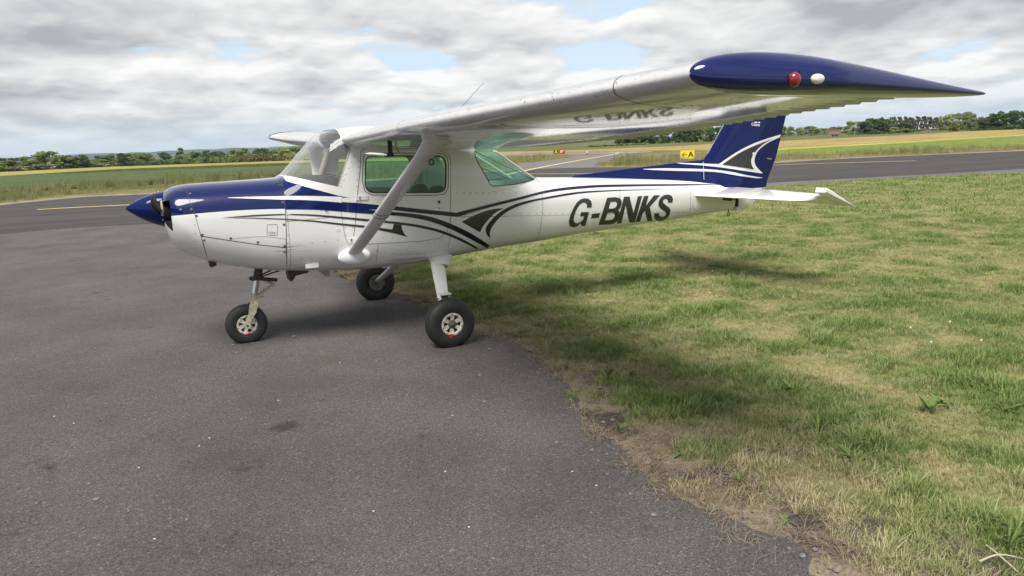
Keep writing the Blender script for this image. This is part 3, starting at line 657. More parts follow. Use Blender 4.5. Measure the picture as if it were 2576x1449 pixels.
# --- spinner and propeller
PA = np.array([-.288, 0, .026]); PA /= np.linalg.norm(PA); PB = np.array([-.880, 0, 1.266])       # shaft axis, forward
def build_prop():
    prof = [(.290, 0.0), (.288, .008), (.280, .018), (.245, .042), (.20, .072), (.15, .099), (.11, .117), (.06, .135), (0, .149), (-.004, .149), (-.006, .12)]
    sp = MB().lathe(prof, PB, PA, 56).obj('spinner', BLUE, AC)
    MB().lathe([(-.008, 0), (-.008, .132), (-.035, .132), (-.035, 0)], PB, PA, 40).obj('flywheel', GRIME, AC)
    for a in (35, 80, 145, 215, 262, 325):
        q = PB + PA*.02 + .1455*np.array([0, math.cos(R(a)), math.sin(R(a))]); MB().ball(q, .0065, 8, 6).obj('screw', CHROME, sp)
    side = np.array([0, -math.cos(R(9)), math.sin(R(9))])
    for k, d in enumerate((side, -side)):
        nrm = np.cross(PA, d); V = []; st = np.linspace(.04, .875, 26); ns = 18
        for i, s in enumerate(st):
            t = (s-.04)/.835
            ch = np.interp(t, [0, .12, .25, .45, .75, .95, 1], [.085, .10, .125, .135, .115, .085, .02]); th = np.interp(t, [0, .12, .3, 1], [.055, .042, .022, .006])
            pit = R(np.interp(t, [0, .2, .5, 1], [52, 44, 27, 15]))
            ca = nrm*math.cos(pit) + PA*math.sin(pit)*(1); na = np.cross(d, ca)
            c = PB + PA*.055 + d*s
            for j in range(ns):
                a = 2*math.pi*j/ns; V.append(c + ca*ch*.5*math.cos(a) + na*th*.5*math.sin(a))
        F = [(i*ns+j, i*ns+(j+1) % ns, (i+1)*ns+(j+1) % ns, (i+1)*ns+j) for i in range(25) for j in range(ns)] + [tuple(range(25*ns, 26*ns))]
        mesh_obj('propeller_blade', V, F, BLADE, AC, sharp=60)
    bv = BVHTree.FromPolygons([tuple(v) for v in [x.co for x in sp.data.vertices]], [tuple(p.vertices) for p in sp.data.polygons])
    decal('blade_opening_shade', DARK, bv, [np.array(cs(*p)) for p in ((690, 650), (800, 608), (1000, 600), (1025, 960), (880, 900), (740, 810))], off=.001, parent=sp)  # flat dark patch painted for the shade inside the uncut blade opening
    decal('bulkhead_rim', TAN, bv, [np.array(cs(*p)) for p in ((995, 600), (1060, 595), (1075, 800), (1080, 985), (1025, 985), (1010, 800))], off=.0018, parent=sp)
build_prop()

# --- wings
AIL0, AIL1, FLP0, FLP1, TIPA = 2.70, 4.86, .60, 2.67, 4.88
def w_le(a): return np.interp(a, [0, 2.5, 4.9], [.571, .571, .742]), 1.79+(a-.5)*.0316
def w_te(a): return np.interp(a, [0, 2.4, 4.9], [2.19, 2.185, 1.875]), np.interp(a, [.4, 2.5, 3.5, 4.3, 4.9], [1.660, 1.720, 1.768, 1.817, 1.850])
def naca(c, up):
    t = 5*.12*(.2969*np.sqrt(c)-.126*c-.3516*c*c+.2843*c**3-.1036*c**4)
    yc = np.where(c < .4, .02/.16*(.8*c-c*c), .02/.36*(.2+.8*c-c*c)); return yc + t if up else yc - t
def wpt(a, c, up, sg, dz=0.0):
    x0, z0 = w_le(a); x1, z1 = w_te(a); ch = np.array([x1-x0, z1-z0]); l = np.hypot(*ch); u = ch/l; n = np.array([-u[1], u[0]])
    h = naca(np.array(c), up)*l*1.03 + dz
    return np.array([x0+u[0]*c*l+n[0]*h, sg*a, z0+u[1]*c*l+n[1]*h])
CC = np.concatenate([(1-np.cos(np.linspace(0, math.pi/2, 22)))*.5, np.linspace(.5, .765, 9)[1:]])
def build_wing(sg):
    ar = np.concatenate([np.linspace(.50, 2.5, 26), np.linspace(2.5, TIPA, 30)[1:]])
    sec = lambda a: [wpt(a, c, True, sg) for c in CC[::-1]] + [wpt(a, c, False, sg) for c in CC[1:]]
    G = np.array([sec(a) for a in ar]); na, nc = G.shape[:2]
    F = grid_faces(na, nc, True)
    F = [f if sg < 0 else f[::-1] for f in F] + [tuple(range(nc)), tuple(range((na-1)*nc, na*nc))[::-1]]
    wing = mesh_obj('wing', G.reshape(-1, 3), F, WINGM, AC, sharp=35)
    def control(name, a0, a1, pitch, amp):
        st = []; a = a0
        while a < a1-1e-6:
            e = min(a+pitch, a1)
            for fr, hh in ((0, 0), (.2, .2), (.5, .55), (.86, 1.0), (.999, .0)): st.append((a+(e-a)*fr, hh))
            a = e
        st.append((a1, 0)); cl = [.772, .785, .83, .90, .96, .995]
        V = []
        for (a, hh) in st:
            for c in cl[::-1]: V.append(wpt(a, c, True, sg, -amp*(hh-.4)*min(1, (c-.772)/.05)))
            for c in cl: V.append(wpt(a, c, False, sg, -amp*(hh-.4)*min(1, (c-.772)/.05)))
        nc2 = 2*len(cl); F2 = grid_faces(len(st), nc2, True); F2 = [f if sg < 0 else f[::-1] for f in F2]
        F2 += [tuple(range(nc2)), tuple(range((len(st)-1)*nc2, len(st)*nc2))[::-1]]
        return mesh_obj(name, V, F2, WINGM, wing, sharp=20)
    control('flap', FLP0, FLP1, .118, .0065); control('aileron', AIL0, AIL1, .092, .0085)
    # drooped tip cap
    cc = (1-np.cos(np.linspace(0, math.pi, 50)))*.5; ph = np.linspace(math.pi/2, -math.pi/2, 27); V = []
    x0, z0 = w_le(TIPA); x1, z1 = w_te(TIPA)
    for c in cc:
        pu, pl = wpt(TIPA, c, True, sg, .004+.026*c**3), wpt(TIPA, c, False, sg, -.004-.004*c**6); zm = pl[2]+.30*(pu[2]-pl[2]); bl = .178*min(1.0, (c/.42))**.62 + .008
        for f_ in ph:
            co, si = math.cos(f_), math.sin(f_); co2 = abs(co)**.8; sh = .20*c**1.6*co2
            V.append((pu[0]+sh-.004*(1-c), sg*(TIPA-.004+bl*co2), zm+(pu[2]-zm)*si-.010*c*co2 if si > 0 else zm+(zm-pl[2])*si-.010*c*co2))
    np_ = len(ph); F3 = [(i*np_+j, i*np_+j+1, (i+1)*np_+j+1, (i+1)*np_+j) for i in range(len(cc)-1) for j in range(np_-1)]; F3 = [f if sg < 0 else f[::-1] for f in F3]
    tip = mesh_obj('wing_tip', V, F3, TIPBLUE, wing, sharp=60)
    return wing, tip, G, F, np.array(V), F3
WL = build_wing(-1); WR = build_wing(1)
BVH_W = BVHTree.FromPolygons([tuple(v) for v in WL[2].reshape(-1, 3)], [tuple(f) for f in WL[3]])
BVH_T = BVHTree.FromPolygons([tuple(v) for v in WL[4]], [tuple(f) for f in WL[5]])
cz = crop(1300, 250, 2576/1700)
def wing_fittings():
    wing, tip = WL[0], WL[1]
    S = lambda pts, w=.004: seam(BVH_W, [cz(*p) for p in pts], w, SEAM, wing, sm=True)
    S([(445, 335), (410, 360), (400, 385), (415, 415), (460, 442), (560, 462)]); S([(140, 392), (95, 400), (66, 430), (90, 462), (140, 488)])
    S([(1860, 38), (1760, 65), (1705, 100), (1690, 145), (1712, 190), (1800, 225), (1920, 250), (2060, 266), (2300, 272)], .005)
    rv = MB()
    for a in (1.0, 1.5, 2.0, 2.5, 3.0, 3.5, 4.0, 4.5):
        for c in np.arange(.08, .75, .035):
            p = wpt(a, c, False, -1); rv.add([p+np.array([0, 0, -.002])] + [p+.004*np.array([math.cos(k*math.pi/3), math.sin(k*math.pi/3), .0]) for k in range(6)], [(0, 1+(k+1) % 6, 1+k) for k in range(6)])
    for c in (.28, .70):
        for a in np.arange(.6, 4.85, .045):
            p = wpt(a, c, False, -1); rv.add([p+np.array([0, 0, -.002])] + [p+.004*np.array([math.cos(k*math.pi/3), math.sin(k*math.pi/3), .0]) for k in range(6)], [(0, 1+(k+1) % 6, 1+k) for k in range(6)])
    rv.obj('rivets', STEEL, wing, kind='stuff')
    # specks of squashed flies and stone chips on the leading edge
    sp = MB()
    for i in range(130):
        a = RNG.uniform(.6, 4.85); c = abs(RNG.normal(0, .012)); up = RNG.random() < .55
        p = wpt(a, c, up, -1); q = wpt(a, min(1, c+.01), up, -1); t = q-p; t /= np.linalg.norm(t); n = np.cross(t, [0, 1, 0]); n *= np.sign(n[2] or 1)*(1 if up else -1); n /= np.linalg.norm(n)
        r = RNG.uniform(.0015, .0045); b = np.array([0, 1.0, 0]); p = p + n*.0012
        sp.add([p+r*(t*math.cos(k*1.2566)+b*math.sin(k*1.2566)*RNG.uniform(.6, 1.3)) for k in range(5)], [(0, 1, 2, 3, 4)])
    sp.obj('fly_specks', GRIME, wing, kind='stuff')
    # lamps on the tip
    h = hit(BVH_T, (1998, 200)); n = h[1]
    MB().ball(h[0]+n*.002, (.024, .020, .026), 20, 14).obj('navigation_light', REDLENS, wing)
    h2 = hit(BVH_T, (2052, 201)); 
    MB().ball(h2[0]+np.array([.004, -.004, .003]), (.030, .018, .018), 20, 14).obj('strobe_light', WLENS, wing)
    decal('lamp_fairing', TIPBLUE, BVH_T, [np.array((p[0], p[1])) for p in ((2010, 178), (2062, 172), (2072, 182), (2076, 212), (2020, 215), (2008, 200))], off=.006, parent=tip)
    # pitot mast and probe below the wing
    p = np.array(hit(BVH_W, c2(1375, 195))[0])
    g = MB(); g.box(p+np.array([0, 0, -.045]), (.034, .012, .10)); g.box(p+np.array([-.012, 0, -.10]), (.07, .016, .03)); g.obj('pitot_mast', BLACK, wing)
    MB().tube([p+np.array([-.03, 0, -.10]), p+np.array([-.15, 0, -.088]), p+np.array([-.19, 0, -.084])], [.011, .011, .003], 12).obj('pitot_probe', WHITE2, wing)
    MB().tube([p+np.array([.05, .02, .0]), p+np.array([.055, .02, -.05]), p+np.array([.075, .02, -.085])], .006, 8).obj('fuel_vent', STEEL, wing)
wing_fittings()

def build_strut(sg):
    A = np.array([.590, sg*.50, .790]); B = np.array([.862, sg*2.166, 1.81]); d = (B-A)/np.linalg.norm(B-A)
    ca = np.array([1.0, 0, -.08]); ca -= d*(ca@d); ca /= np.linalg.norm(ca); na = np.cross(d, ca)
    ns = 28; V = []; ts = [0, .05, .2, .4, .6, .78, .84, .87, .90, .93, .96, 1.0]
    for t in ts:
        ch = np.interp(t, [0, .05, .84, .89, .94, 1.0], [.122, .128, .135, .158, .22, .32]); th = np.interp(t, [0, .84, 1], [.052, .054, .085])
        sh = np.interp(t, [0, .88, 1.0], [0, 0, .035])
        for j in range(ns):
            a = 2*math.pi*j/ns; cx = math.cos(a); V.append(A+(B-A)*t + ca*(ch*.5*cx+sh) + na*th*.5*math.sin(a)*(1-.28*cx))
    F = [(i*ns+j, i*ns+(j+1) % ns, (i+1)*ns+(j+1) % ns, (i+1)*ns+j) for i in range(len(ts)-1) for j in range(ns)]
    st = mesh_obj('wing_strut', V, F, pm('strut_paint', (.64, .645, .66), .35, coat=.6) if 'strut_paint' not in MATS else MATS['strut_paint'], AC)
    bl = MB(); bl.ball((.600, sg*.512, .774), (.150, .046, .074), 28, 18); bl.obj('strut_fairing', WHITE, st)
    c = A+(B-A)*.42
    for dt in (.375, .40):
        c = A+(B-A)*dt; pts = [c + ca*(.5*.136*math.cos(a)) + na*.5*.056*math.sin(a)*(1-.28*math.cos(a)) for a in np.linspace(0, 2*math.pi, 30)]
        MB().tube(pts, .0025, 5, cap=False).obj('strut_band', SEAM, st)
    c = A+(B-A)*.845 + ca*.045 + na*(-.03 if sg < 0 else .03)
    c = c + np.array([0, 0, -.02]); rr = [c + .020*np.array([math.cos(a)*.9, 0, math.sin(a)]) for a in np.linspace(0, 2*math.pi, 22)]
    MB().tube(rr, .0045, 6, cap=False).obj('tie_down_ring', GRIME, st)
build_strut(-1); build_strut(1)

# --- tail
def foil(c):  # half thickness of a plain tail section, 0..1 up to the hinge
    return np.sqrt(np.clip(1-((1-c)/1.0)**2.6, 0, 1))**.9
def build_tail():
    zs = [1.10, 1.16, 1.25, 1.35, 1.44, 1.55, 1.7, 1.9, 2.1, 2.22, 2.26, 2.275]
    xl = lambda z: 5.0+(z-1.44)*.72 if z >= 1.44 else 4.90 + (z-1.10)*.29
    xh = lambda z: 5.535+(z-1.10)*.56
    cs_ = [0, .01, .03, .07, .14, .25, .4, .6, .8, 1.0]; V = []
    for z in zs:
        t = np.interp(z, [1.1, 1.2, 1.44, 2.27], [.075, .06, .048, .032])*(1 if z < 2.25 else .5)
        a, b = xl(z), xh(z)
        V += [(a+(b-a)*c, -t*foil(c)*(1-.22*c), z) for c in cs_[::-1]] + [(a+(b-a)*c, t*foil(c)*(1-.22*c), z) for c in cs_[1:]]
    n = 2*len(cs_)-1; F = grid_faces(len(zs), n, True); F = [f[::-1] for f in F] + [tuple(range(n)), tuple(range((len(zs)-1)*n, len(zs)*n))[::-1]]
    fin = mesh_obj('fin', V, F, BLUE, AC, sharp=50); FV, FF = list(V), list(F)
    # rudder with stiffening beads
    zr = list(np.linspace(1.06, 2.275, 40)); xt = lambda z: float(np.interp(z, [1.06, 1.15, 1.426, 1.889, 2.275], [6.012, 6.03, 6.164, 6.297, 6.41])); cr = [0, .15, .4, .7, 1.0]; V = []
    for z in zr:
        t = np.interp(z, [1.06, 2.27], [.040, .026]); a, b = xh(z)+.002, xt(z)
        V += [(a+(b-a)*c, -t*(1-c)*.98-.0015, z) for c in cr[::-1]] + [(a+(b-a)*c, t*(1-c)*.98+.0015, z) for c in cr]
    n = 2*len(cr); F = grid_faces(len(zr), n, True); F = [f[::-1] for f in F] + [tuple(range(n)), tuple(range((len(zr)-1)*n, len(zr)*n))[::-1]]
    rud = mesh_obj('rudder', V, F, BLUE, AC, sharp=40); b = len(FV); FV += V; FF += [tuple(b+i for i in f) for f in F]
    zl = [.800, .815, .84, .88, .93, .98, 1.02, 1.055]; xe = [5.60, 5.68, 5.745, 5.81, 5.865, 5.90, 5.925, 5.945]; V = []
    for z, x1 in zip(zl, xe):
        a = 5.49; V += [(a+(x1-a)*c, -(.05*(1-c)**.7+.004), z) for c in cr[::-1]] + [(a+(x1-a)*c, .05*(1-c)**.7+.004, z) for c in cr]
    F = grid_faces(len(zl), n, True); F = [f[::-1] for f in F] + [tuple(range(n)), tuple(range((len(zl)-1)*n, len(zl)*n))[::-1]]
    fair = mesh_obj('rudder_fairing', V, F, WHITE, rud, sharp=40)
    # dorsal fin
    V = []; xs = np.linspace(3.16, 5.26, 40); m_ = 9
    for x in xs:
        zt = float(np.interp(x, [3.16, 3.18, 5.0, 5.06, 5.26], [1.330, 1.345, 1.442, 1.446, 1.446])); wb = float(np.interp(x, [3.16, 4.0, 5.0, 5.26], [.015, .045, .062, .05])); wt = .010
        for j in range(m_):
            s = j/(m_-1)*2-1; q = abs(s); y = (wb*(q**2.0)+wt*q**.35*(1-q)) * np.sign(s) if s else 0
            zb = float(fC(x)) + (float(fT(x))-float(fC(x)))*(1-min(1, wb/float(fW(x)))**float(fNU(x)))**(1/float(fNU(x))) - .004
            V.append((x, y, zt+(zb-zt)*q**2.2))
    F = [(i*m_+j, i*m_+j+1, (i+1)*m_+j+1, (i+1)*m_+j) for i in range(len(xs)-1) for j in range(m_-1)]
    dor = mesh_obj('dorsal_fin', V, F, BLUE, AC, sharp=60); b = len(FV); FV += V; FF += [tuple(b+i for i in f) for f in F]
    B = BVHTree.FromPolygons([tuple(v) for v in FV], FF)
    P = lambda L: [np.array(c4(*p)) for p in L]
    decal('cheat_line', STRIPEW, B, spl(c4, [(80, 633), (300, 625), (600, 630), (820, 640), (1000, 665), (1110, 690), (1300, 721)], [(82, 636), (300, 648), (600, 655), (820, 663), (1000, 692), (1100, 708), (1240, 726)]), parent=fin)
    decal('emblem', STRIPEW, B, spl(c4, [(395, 570), (600, 574), (850, 582)])[:-1] + spl(c4, [(850, 582), (1040, 455), (1200, 375), (1350, 320), (1478, 282)]) + spl(c4, [(1470, 310), (1380, 350), (1300, 400), (1240, 460), (1212, 530), (1220, 590), (1250, 630), (1297, 677)]) + spl(c4, [(1280, 676), (1100, 650), (900, 620), (700, 598), (500, 583)]), parent=fin)
    decal('emblem', GREY, B, [np.array(c4(885, 588))] + spl(c4, [(890, 582), (1040, 480), (1200, 400), (1390, 328)]) + spl(c4, [(1380, 334), (1290, 385), (1215, 460), (1177, 530), (1180, 590), (1205, 636)]) + P([(1100, 620)]), off=.0065, parent=fin)
    seam(B, P([(1045, 790), (1075, 690), (1330, 150)]), .012, NAVY, fin, 'hinge_gap')
    seam(B, P([(692, 560), (700, 740)]), .006, STRIPEW, fin)
    seam(B, P([(1160, 810), (1210, 660), (1390, 180)]), .003, SEAM, rud); seam(B, P([(1270, 810), (1300, 700)]), .003, SEAM, rud)
    txt(B, 'Cessna', c4(1222, 182), c4(1262, 186), .048, STRIPEW, fin, off=.004, bold=.0012); [decal('marking_bar', STRIPEW, B, P(q), off=.004, parent=fin) for q in ([(1208, 152), (1236, 153), (1236, 166), (1208, 165)], [(1243, 153), (1266, 154), (1266, 167), (1243, 166)])]
    txt(B, 'NO PUSH', c4(1362, 528), c4(1380, 530), .020, STRIPEW, rud, off=.004)
    mbk = MB().tube([(6.0, 0, 2.275), (6.0, 0, 2.30), (6.0, 0, 2.36), (6.0, 0, 2.375)], [.05, .05, .045, .015], 16); mbk.obj('beacon_light', REDLENS, AC)
    for sg in (-1, 1):
        ys = [.05, .12, .2, .35, .6, .9, 1.15, 1.27, 1.325, 1.345]; V = []
        le = lambda a: float(np.interp(a, [.05, .12, .2, .35, .8, 1.15, 1.27, 1.325, 1.345], [4.735, 4.75, 4.775, 4.82, 4.965, 5.065, 5.12, 5.19, 5.25]))
        cs2 = [0, .008, .025, .06, .12, .22, .4, .6, .8, 1.0]
        for a in ys:
            t = np.interp(a, [.05, 1.2, 1.345], [.036, .026, .016]); x0, x1 = le(a), 5.465; z0 = np.interp(a, [0, 1.345], [1.038, 1.012]); z1 = np.interp(a, [0, 1.345], [1.070, 1.050])
            V += [(x0+(x1-x0)*c, sg*a, z0+(z1-z0)*c+t*foil(c)*(1-.35*c)) for c in cs2[::-1]] + [(x0+(x1-x0)*c, sg*a, z0+(z1-z0)*c-t*foil(c)*(1-.35*c)) for c in cs2[1:]]
        n = 2*len(cs2)-1; F = grid_faces(len(ys), n, True); F = [f if sg < 0 else f[::-1] for f in F] + [tuple(range(n)), tuple(range((len(ys)-1)*n, len(ys)*n))[::-1]]
        stb = mesh_obj('tailplane', V, F, WHITE, AC, sharp=50)
        # elevator, drooped, with its balance horn
        de = R(24); V = []; ye = [.10, .35, .7, 1.0, 1.3, 1.362, 1.364, 1.43, 1.495, 1.505]
        for a in ye:
            hz = np.interp(a, [0, 1.5], [1.070, 1.047]); x0 = 5.478 + (.03 if a > 1.363 else 0); ch = np.interp(a, [.10, .35, 1.36, 1.362, 1.505], [.17, .30, .315, .315, .315]); fw = -.175 if a > 1.363 else 0.0
            pts = [(fw, .026 if fw else .017), (fw*.5+.01, .027 if fw else .02), (.08, .018), (ch*.6, .009), (ch, .0015)]
            if a > 1.5: pts = [(p, h*.5) for p, h in pts]
            up = [(x0+p*math.cos(de)+h*math.sin(de), sg*a, hz-p*math.sin(de)+h*math.cos(de)) for p, h in pts]; lo = [(x0+p*math.cos(de)-h*math.sin(de), sg*a, hz-p*math.sin(de)-h*math.cos(de)) for p, h in pts]
            V += up[::-1] + lo
        n = 10; F = grid_faces(len(ye), n, True); F = [f if sg < 0 else f[::-1] for f in F] + [tuple(range(n)), tuple(range((len(ye)-1)*n, len(ye)*n))[::-1]]
        mesh_obj('elevator', V, F, WHITE, stb, sharp=35)
    MB().box((5.50, 0, .98), (.03, .11, .26)).obj('hinge_post', GRIME, AC)
    g = MB(); g.tube([(5.50, -.06, .93), (5.40, -.085, .945), (5.36, -.09, .948)], .006, 8); g.tube([(5.36, -.09, .948), (5.22, -.105, .965)], [.018, .012], 10); g.obj('rudder_cable', BLACK, AC)
    g = MB(); ctr = np.array([5.375, -.03, .765]); g.tube([(5.375, -.03, .83), (5.375, -.03, .79)], .006, 8)
    g.tube([ctr+.020*np.array([math.cos(a), 0, math.sin(a)]) for a in np.linspace(0, 2*math.pi, 20)], .005, 6, cap=False); g.obj('tail_tie_down_ring', GRIME, AC)
build_tail()

# --- undercarriage
def wheel(c, Rr, w, rim_r, out, parent, spokes=6, start=.2):
    """out: +1/-1, the side (y) the hub face looks to"""
    c = np.array(c, float)
    half = [(rim_r-.004, .36), (rim_r+.006, .44), (rim_r+.25*(Rr-rim_r), .50), (rim_r+.55*(Rr-rim_r), .50), (rim_r+.80*(Rr-rim_r), .44), (rim_r+.93*(Rr-rim_r), .33), (rim_r+.985*(Rr-rim_r), .20)]
    gr = [(Rr-.0005, .155), (Rr-.005, .150), (Rr-.005, .135), (Rr, .130), (Rr, .03)]
    prof = [(-h*w, r) for r, h in half+gr] + [(h*w, r) for r, h in (half+gr)[::-1]]
    ty = MB().lathe(prof, c, (0, 1, 0), 64)
    v = np.array(ty.v); low = v[:, 2] < .0015; v[low, 1] = c[1]+(v[low, 1]-c[1])*1.04; v[low, 2] = .0015; ty.v = [tuple(a) for a in v]
    wh = ty.obj('wheel', TYRE, parent, sharp=30)
    o = out
    rm = MB(); rm.lathe([(o*.30*w, rim_r*.80), (o*.40*w, rim_r*.80), (o*.435*w, rim_r*.84), (o*.435*w, rim_r*.985), (o*.40*w, rim_r+.003), (o*.30*w, rim_r+.003)], c, (0, 1, 0), 48)
    for k in range(spokes):
        a = start+2*math.pi*k/spokes; u = np.array([math.cos(a), 0, math.sin(a)]); t = np.array([-math.sin(a), 0, math.cos(a)])
        r0, r1 = rim_r*.30, rim_r*.84; y = np.array([0, o, 0])
        P = [c+u*r0-t*.013+y*.34*w, c+u*r0+t*.013+y*.34*w, c+u*r1+t*.019+y*.39*w, c+u*r1-t*.019+y*.39*w]; rm.add(P+[p-y*.10*w for p in P], [(0, 1, 2, 3), (7, 6, 5, 4), (0, 4, 5, 1), (1, 5, 6, 2), (2, 6, 7, 3), (3, 7, 4, 0)])
    rm.obj('rim', RIM, wh, sharp=30)
    MB().lathe([(o*.22*w, 0), (o*.22*w, rim_r*.98)], c, (0, 1, 0), 40).obj('wheel_disc', GRIME, wh)
    MB().lathe([(o*.44*w, 0), (o*.44*w, rim_r*.16), (o*.42*w, rim_r*.20), (o*.42*w, rim_r*.30), (o*.39*w, rim_r*.36), (o*.22*w, rim_r*.36)], c, (0, 1, 0), 28).obj('hub', STEEL if Rr > .2 else CREAM, wh)
    rs = MB()
    for k in range(10):
        a = 2*math.pi*(k+.5)/10; u = np.array([math.cos(a), 0, math.sin(a)]); t = np.array([-math.sin(a), 0, math.cos(a)]); q = c+u*rim_r*.915+np.array([0, o*.436*w, 0])
        rs.add([q-t*.009-u*.0032, q+t*.009-u*.0032, q+t*.009+u*.0032, q-t*.009+u*.0032], [(0, 1, 2, 3)])
    rs.obj('rim_slots', GRIME, wh, smooth=False, kind='stuff')
    # inner side: brake disc and caliper
    MB().lathe([(-o*.38*w, rim_r*.2), (-o*.38*w, rim_r*.95), (-o*.30*w, rim_r)], c, (0, 1, 0), 32).obj('brake_disc', STEEL, wh)
    return wh
def main_gear(sg):
    hub = np.array([1.225, sg*1.165, .2085]); wh = wheel(hub, .2205, .150, .098, sg, AC, start=.45)
    A = np.array([1.430, sg*.36, .645]); B = np.array([1.232, sg*1.065, .235]); d = (B-A)/np.linalg.norm(B-A); ca = np.array([1.0, 0, 0]); ca -= d*(ca@d); ca /= np.linalg.norm(ca); na = np.cross(d, ca); ns = 20; V = []; ts = [0, .15, .4, .7, .9, 1]
    for t in ts:
        ch = np.interp(t, [0, 1], [.145, .088]); th = np.interp(t, [0, 1], [.05, .036])
        for j in range(ns):
            a = 2*math.pi*j/ns; V.append(A+(B-A)*t+ca*ch*.5*math.cos(a)+na*th*.5*math.sin(a)*(1-.25*math.cos(a)))
    F = [(i*ns+j, i*ns+(j+1) % ns, (i+1)*ns+(j+1) % ns, (i+1)*ns+j) for i in range(len(ts)-1) for j in range(ns)] + [tuple(range((len(ts)-1)*ns, len(ts)*ns))]
    lg = mesh_obj('main_gear_leg', V, F, WHITE, AC)
    V = []; tt = [-.22, -.10, -.02, .06, .13]
    for t in tt:
        ch = np.interp(t, [-.22, -.1, .0, .13], [.46, .30, .20, .155]); th = np.interp(t, [-.22, -.1, .0, .13], [.22, .13, .085, .058])
        for j in range(ns):
            a = 2*math.pi*j/ns; V.append(A+(B-A)*t+ca*(ch*.5*math.cos(a)+.02)+na*th*.5*math.sin(a))
    F = [(i*ns+j, i*ns+(j+1) % ns, (i+1)*ns+(j+1) % ns, (i+1)*ns+j) for i in range(len(tt)-1) for j in range(ns)]
    mesh_obj('leg_fairing', V, F, WHITE, lg)
    c = A+(B-A)*.70
    g = MB(); g.box(c+np.array([.0, sg*.055, .055]), (.095, .075, .010)); g.obj('step', WHITE2, lg, smooth=False)
    g = MB(); g.box(c+np.array([0, sg*.035, .018]), (.055, .045, .055)); g.box(c+np.array([0, sg*.01, 0]), (.11, .012, .022)); g.obj('step_bracket', GRIME, lg, smooth=False)
    MB().tube([B+np.array([0, -sg*.02, .0]), hub+np.array([0, -sg*.03, 0])], .024, 14).obj('axle', STEEL, lg)
    g = MB(); g.box(hub+np.array([-.065, -sg*.068, .0]), (.055, .05, .085)); g.tube([hub+np.array([-.05, -sg*.09, .02]), hub+np.array([.02, -sg*.10, -.035]), hub+np.array([.03, -sg*.09, .05]), A+(B-A)*.75+np.array([.03, 0, .02])], .006, 6); g.obj('brake_caliper', STEEL, wh)
    if sg < 0:
        g = MB(); q = hub+np.array([-.024, -.0685, -.095]); g.box(q, (.030, .006, .024)); g.box(q+np.array([.004, .0, -.02]), (.016, .005, .02)); g.box(q+np.array([-.012, .0, -.012]), (.012, .004, .008)); g.obj('creep_mark', RED, wh, smooth=False)
main_gear(-1); main_gear(1)

def nose_gear():
    ax = np.array([-.318, 0, .1745]); NG = MB()
    wh = wheel(ax, .184, .118, .088, -1, AC, start=.3)
    g = MB(); q = ax+np.array([.003, -.056, -.082]); g.box(q, (.034, .006, .014)); g.obj('creep_mark', RED, wh, smooth=False)
    T = np.array([-.155, 0, .70]); Mx = np.array([-.232, 0, .400]); d = (Mx-T)/np.linalg.norm(Mx-T)
    ng = MB().tube([T, T+d*.12, T+d*.125], [.036, .036, .03], 18).obj('nose_gear_strut', GRIME, AC)
    MB().tube([T+d*.12, T+d*.275], .024, 18).obj('oleo_piston', CHROME, ng)
    g = MB(); g.box(T+d*.115, (.105, .085, .035)); g.box(T+d*.065, (.07, .07, .02)); g.tube([T+d*.115+np.array([-.06, -.03, 0]), T+d*.115+np.array([-.06, .03, 0])], .012, 10); g.obj('strut_collar', GRIME, ng, sharp=30)
    f = MB(); f.tube([T+d*.262, T+d*.34], .034, 18)
    for s in (-1, 1):
        V = []; P = [T+d*.315+np.array([.004, s*.028, 0]), T+d*.36+np.array([0, s*.07, 0]), T+d*.44+np.array([-.004, s*.079, 0]), ax+np.array([.02, s*.080, .05]), ax+np.array([.0, s*.081, 0])]
        wd = [.034, .040, .034, .024, .017]
        for p, w_ in zip(P, wd):
            for (u, v) in ((-1, -1), (1, -1), (1, 1), (-1, 1)): V.append(p+np.array([u*w_, v*.009, u*w_*.25]))
        F = [(i*4+j, i*4+(j+1) % 4, (i+1)*4+(j+1) % 4, (i+1)*4+j) for i in range(4) for j in range(4)] + [(16, 17, 18, 19), (3, 2, 1, 0)]
        f.add(V, F); f.lathe([(s*.070, 0), (s*.095, 0.0)][:1]+[(s*.072, .03), (s*.094, .028), (s*.094, 0)], ax, (0, 1, 0), 18)
    f.obj('fork', CREAM, ng, sharp=35)
    MB().lathe([(-.0955, 0), (-.0955, .010), (-.085, .012)], ax, (0, 1, 0), 10).obj('axle_nut', GRIME, ng)
    k = MB(); K0 = T+d*.135+np.array([.05, 0, 0]); K1 = np.array([-.045, 0, .515]); K2 = T+d*.285+np.array([.03, 0, 0])
    for s in (-1, 1):
        k.tube([K0+np.array([0, s*.03, 0]), K1+np.array([0, s*.012, 0])], [.012, .008], 8); k.tube([K1+np.array([0, s*.012, 0]), K2+np.array([0, s*.026, 0])], [.008, .010], 8)
    k.tube([K1+np.array([0, -.03, 0]), K1+np.array([0, .03, 0])], .011, 8); k.tube([K2+np.array([-.01, -.035, 0]), K2+np.array([.05, -.03, -.004])], .012, 8); k.obj('torque_link', CREAM, ng)
    k = MB(); k.tube([T+d*.12+np.array([.02, -.03, 0]), T+d*.12+np.array([.17, -.03, -.03])], .017, 10); k.obj('shimmy_damper', GRIME, ng)
    for s in (-1, 1): MB().tube([T+d*.11+np.array([.03, s*.04, .01]), (.06, s*.11, .665)], .007, 8).obj('steering_rod', GRIME, ng)
    MB().tube([T+d*.02+np.array([.02, -.05, 0]), (.12, -.08, .69)], .010, 8).obj('strut_brace', STEEL, ng)
nose_gear()

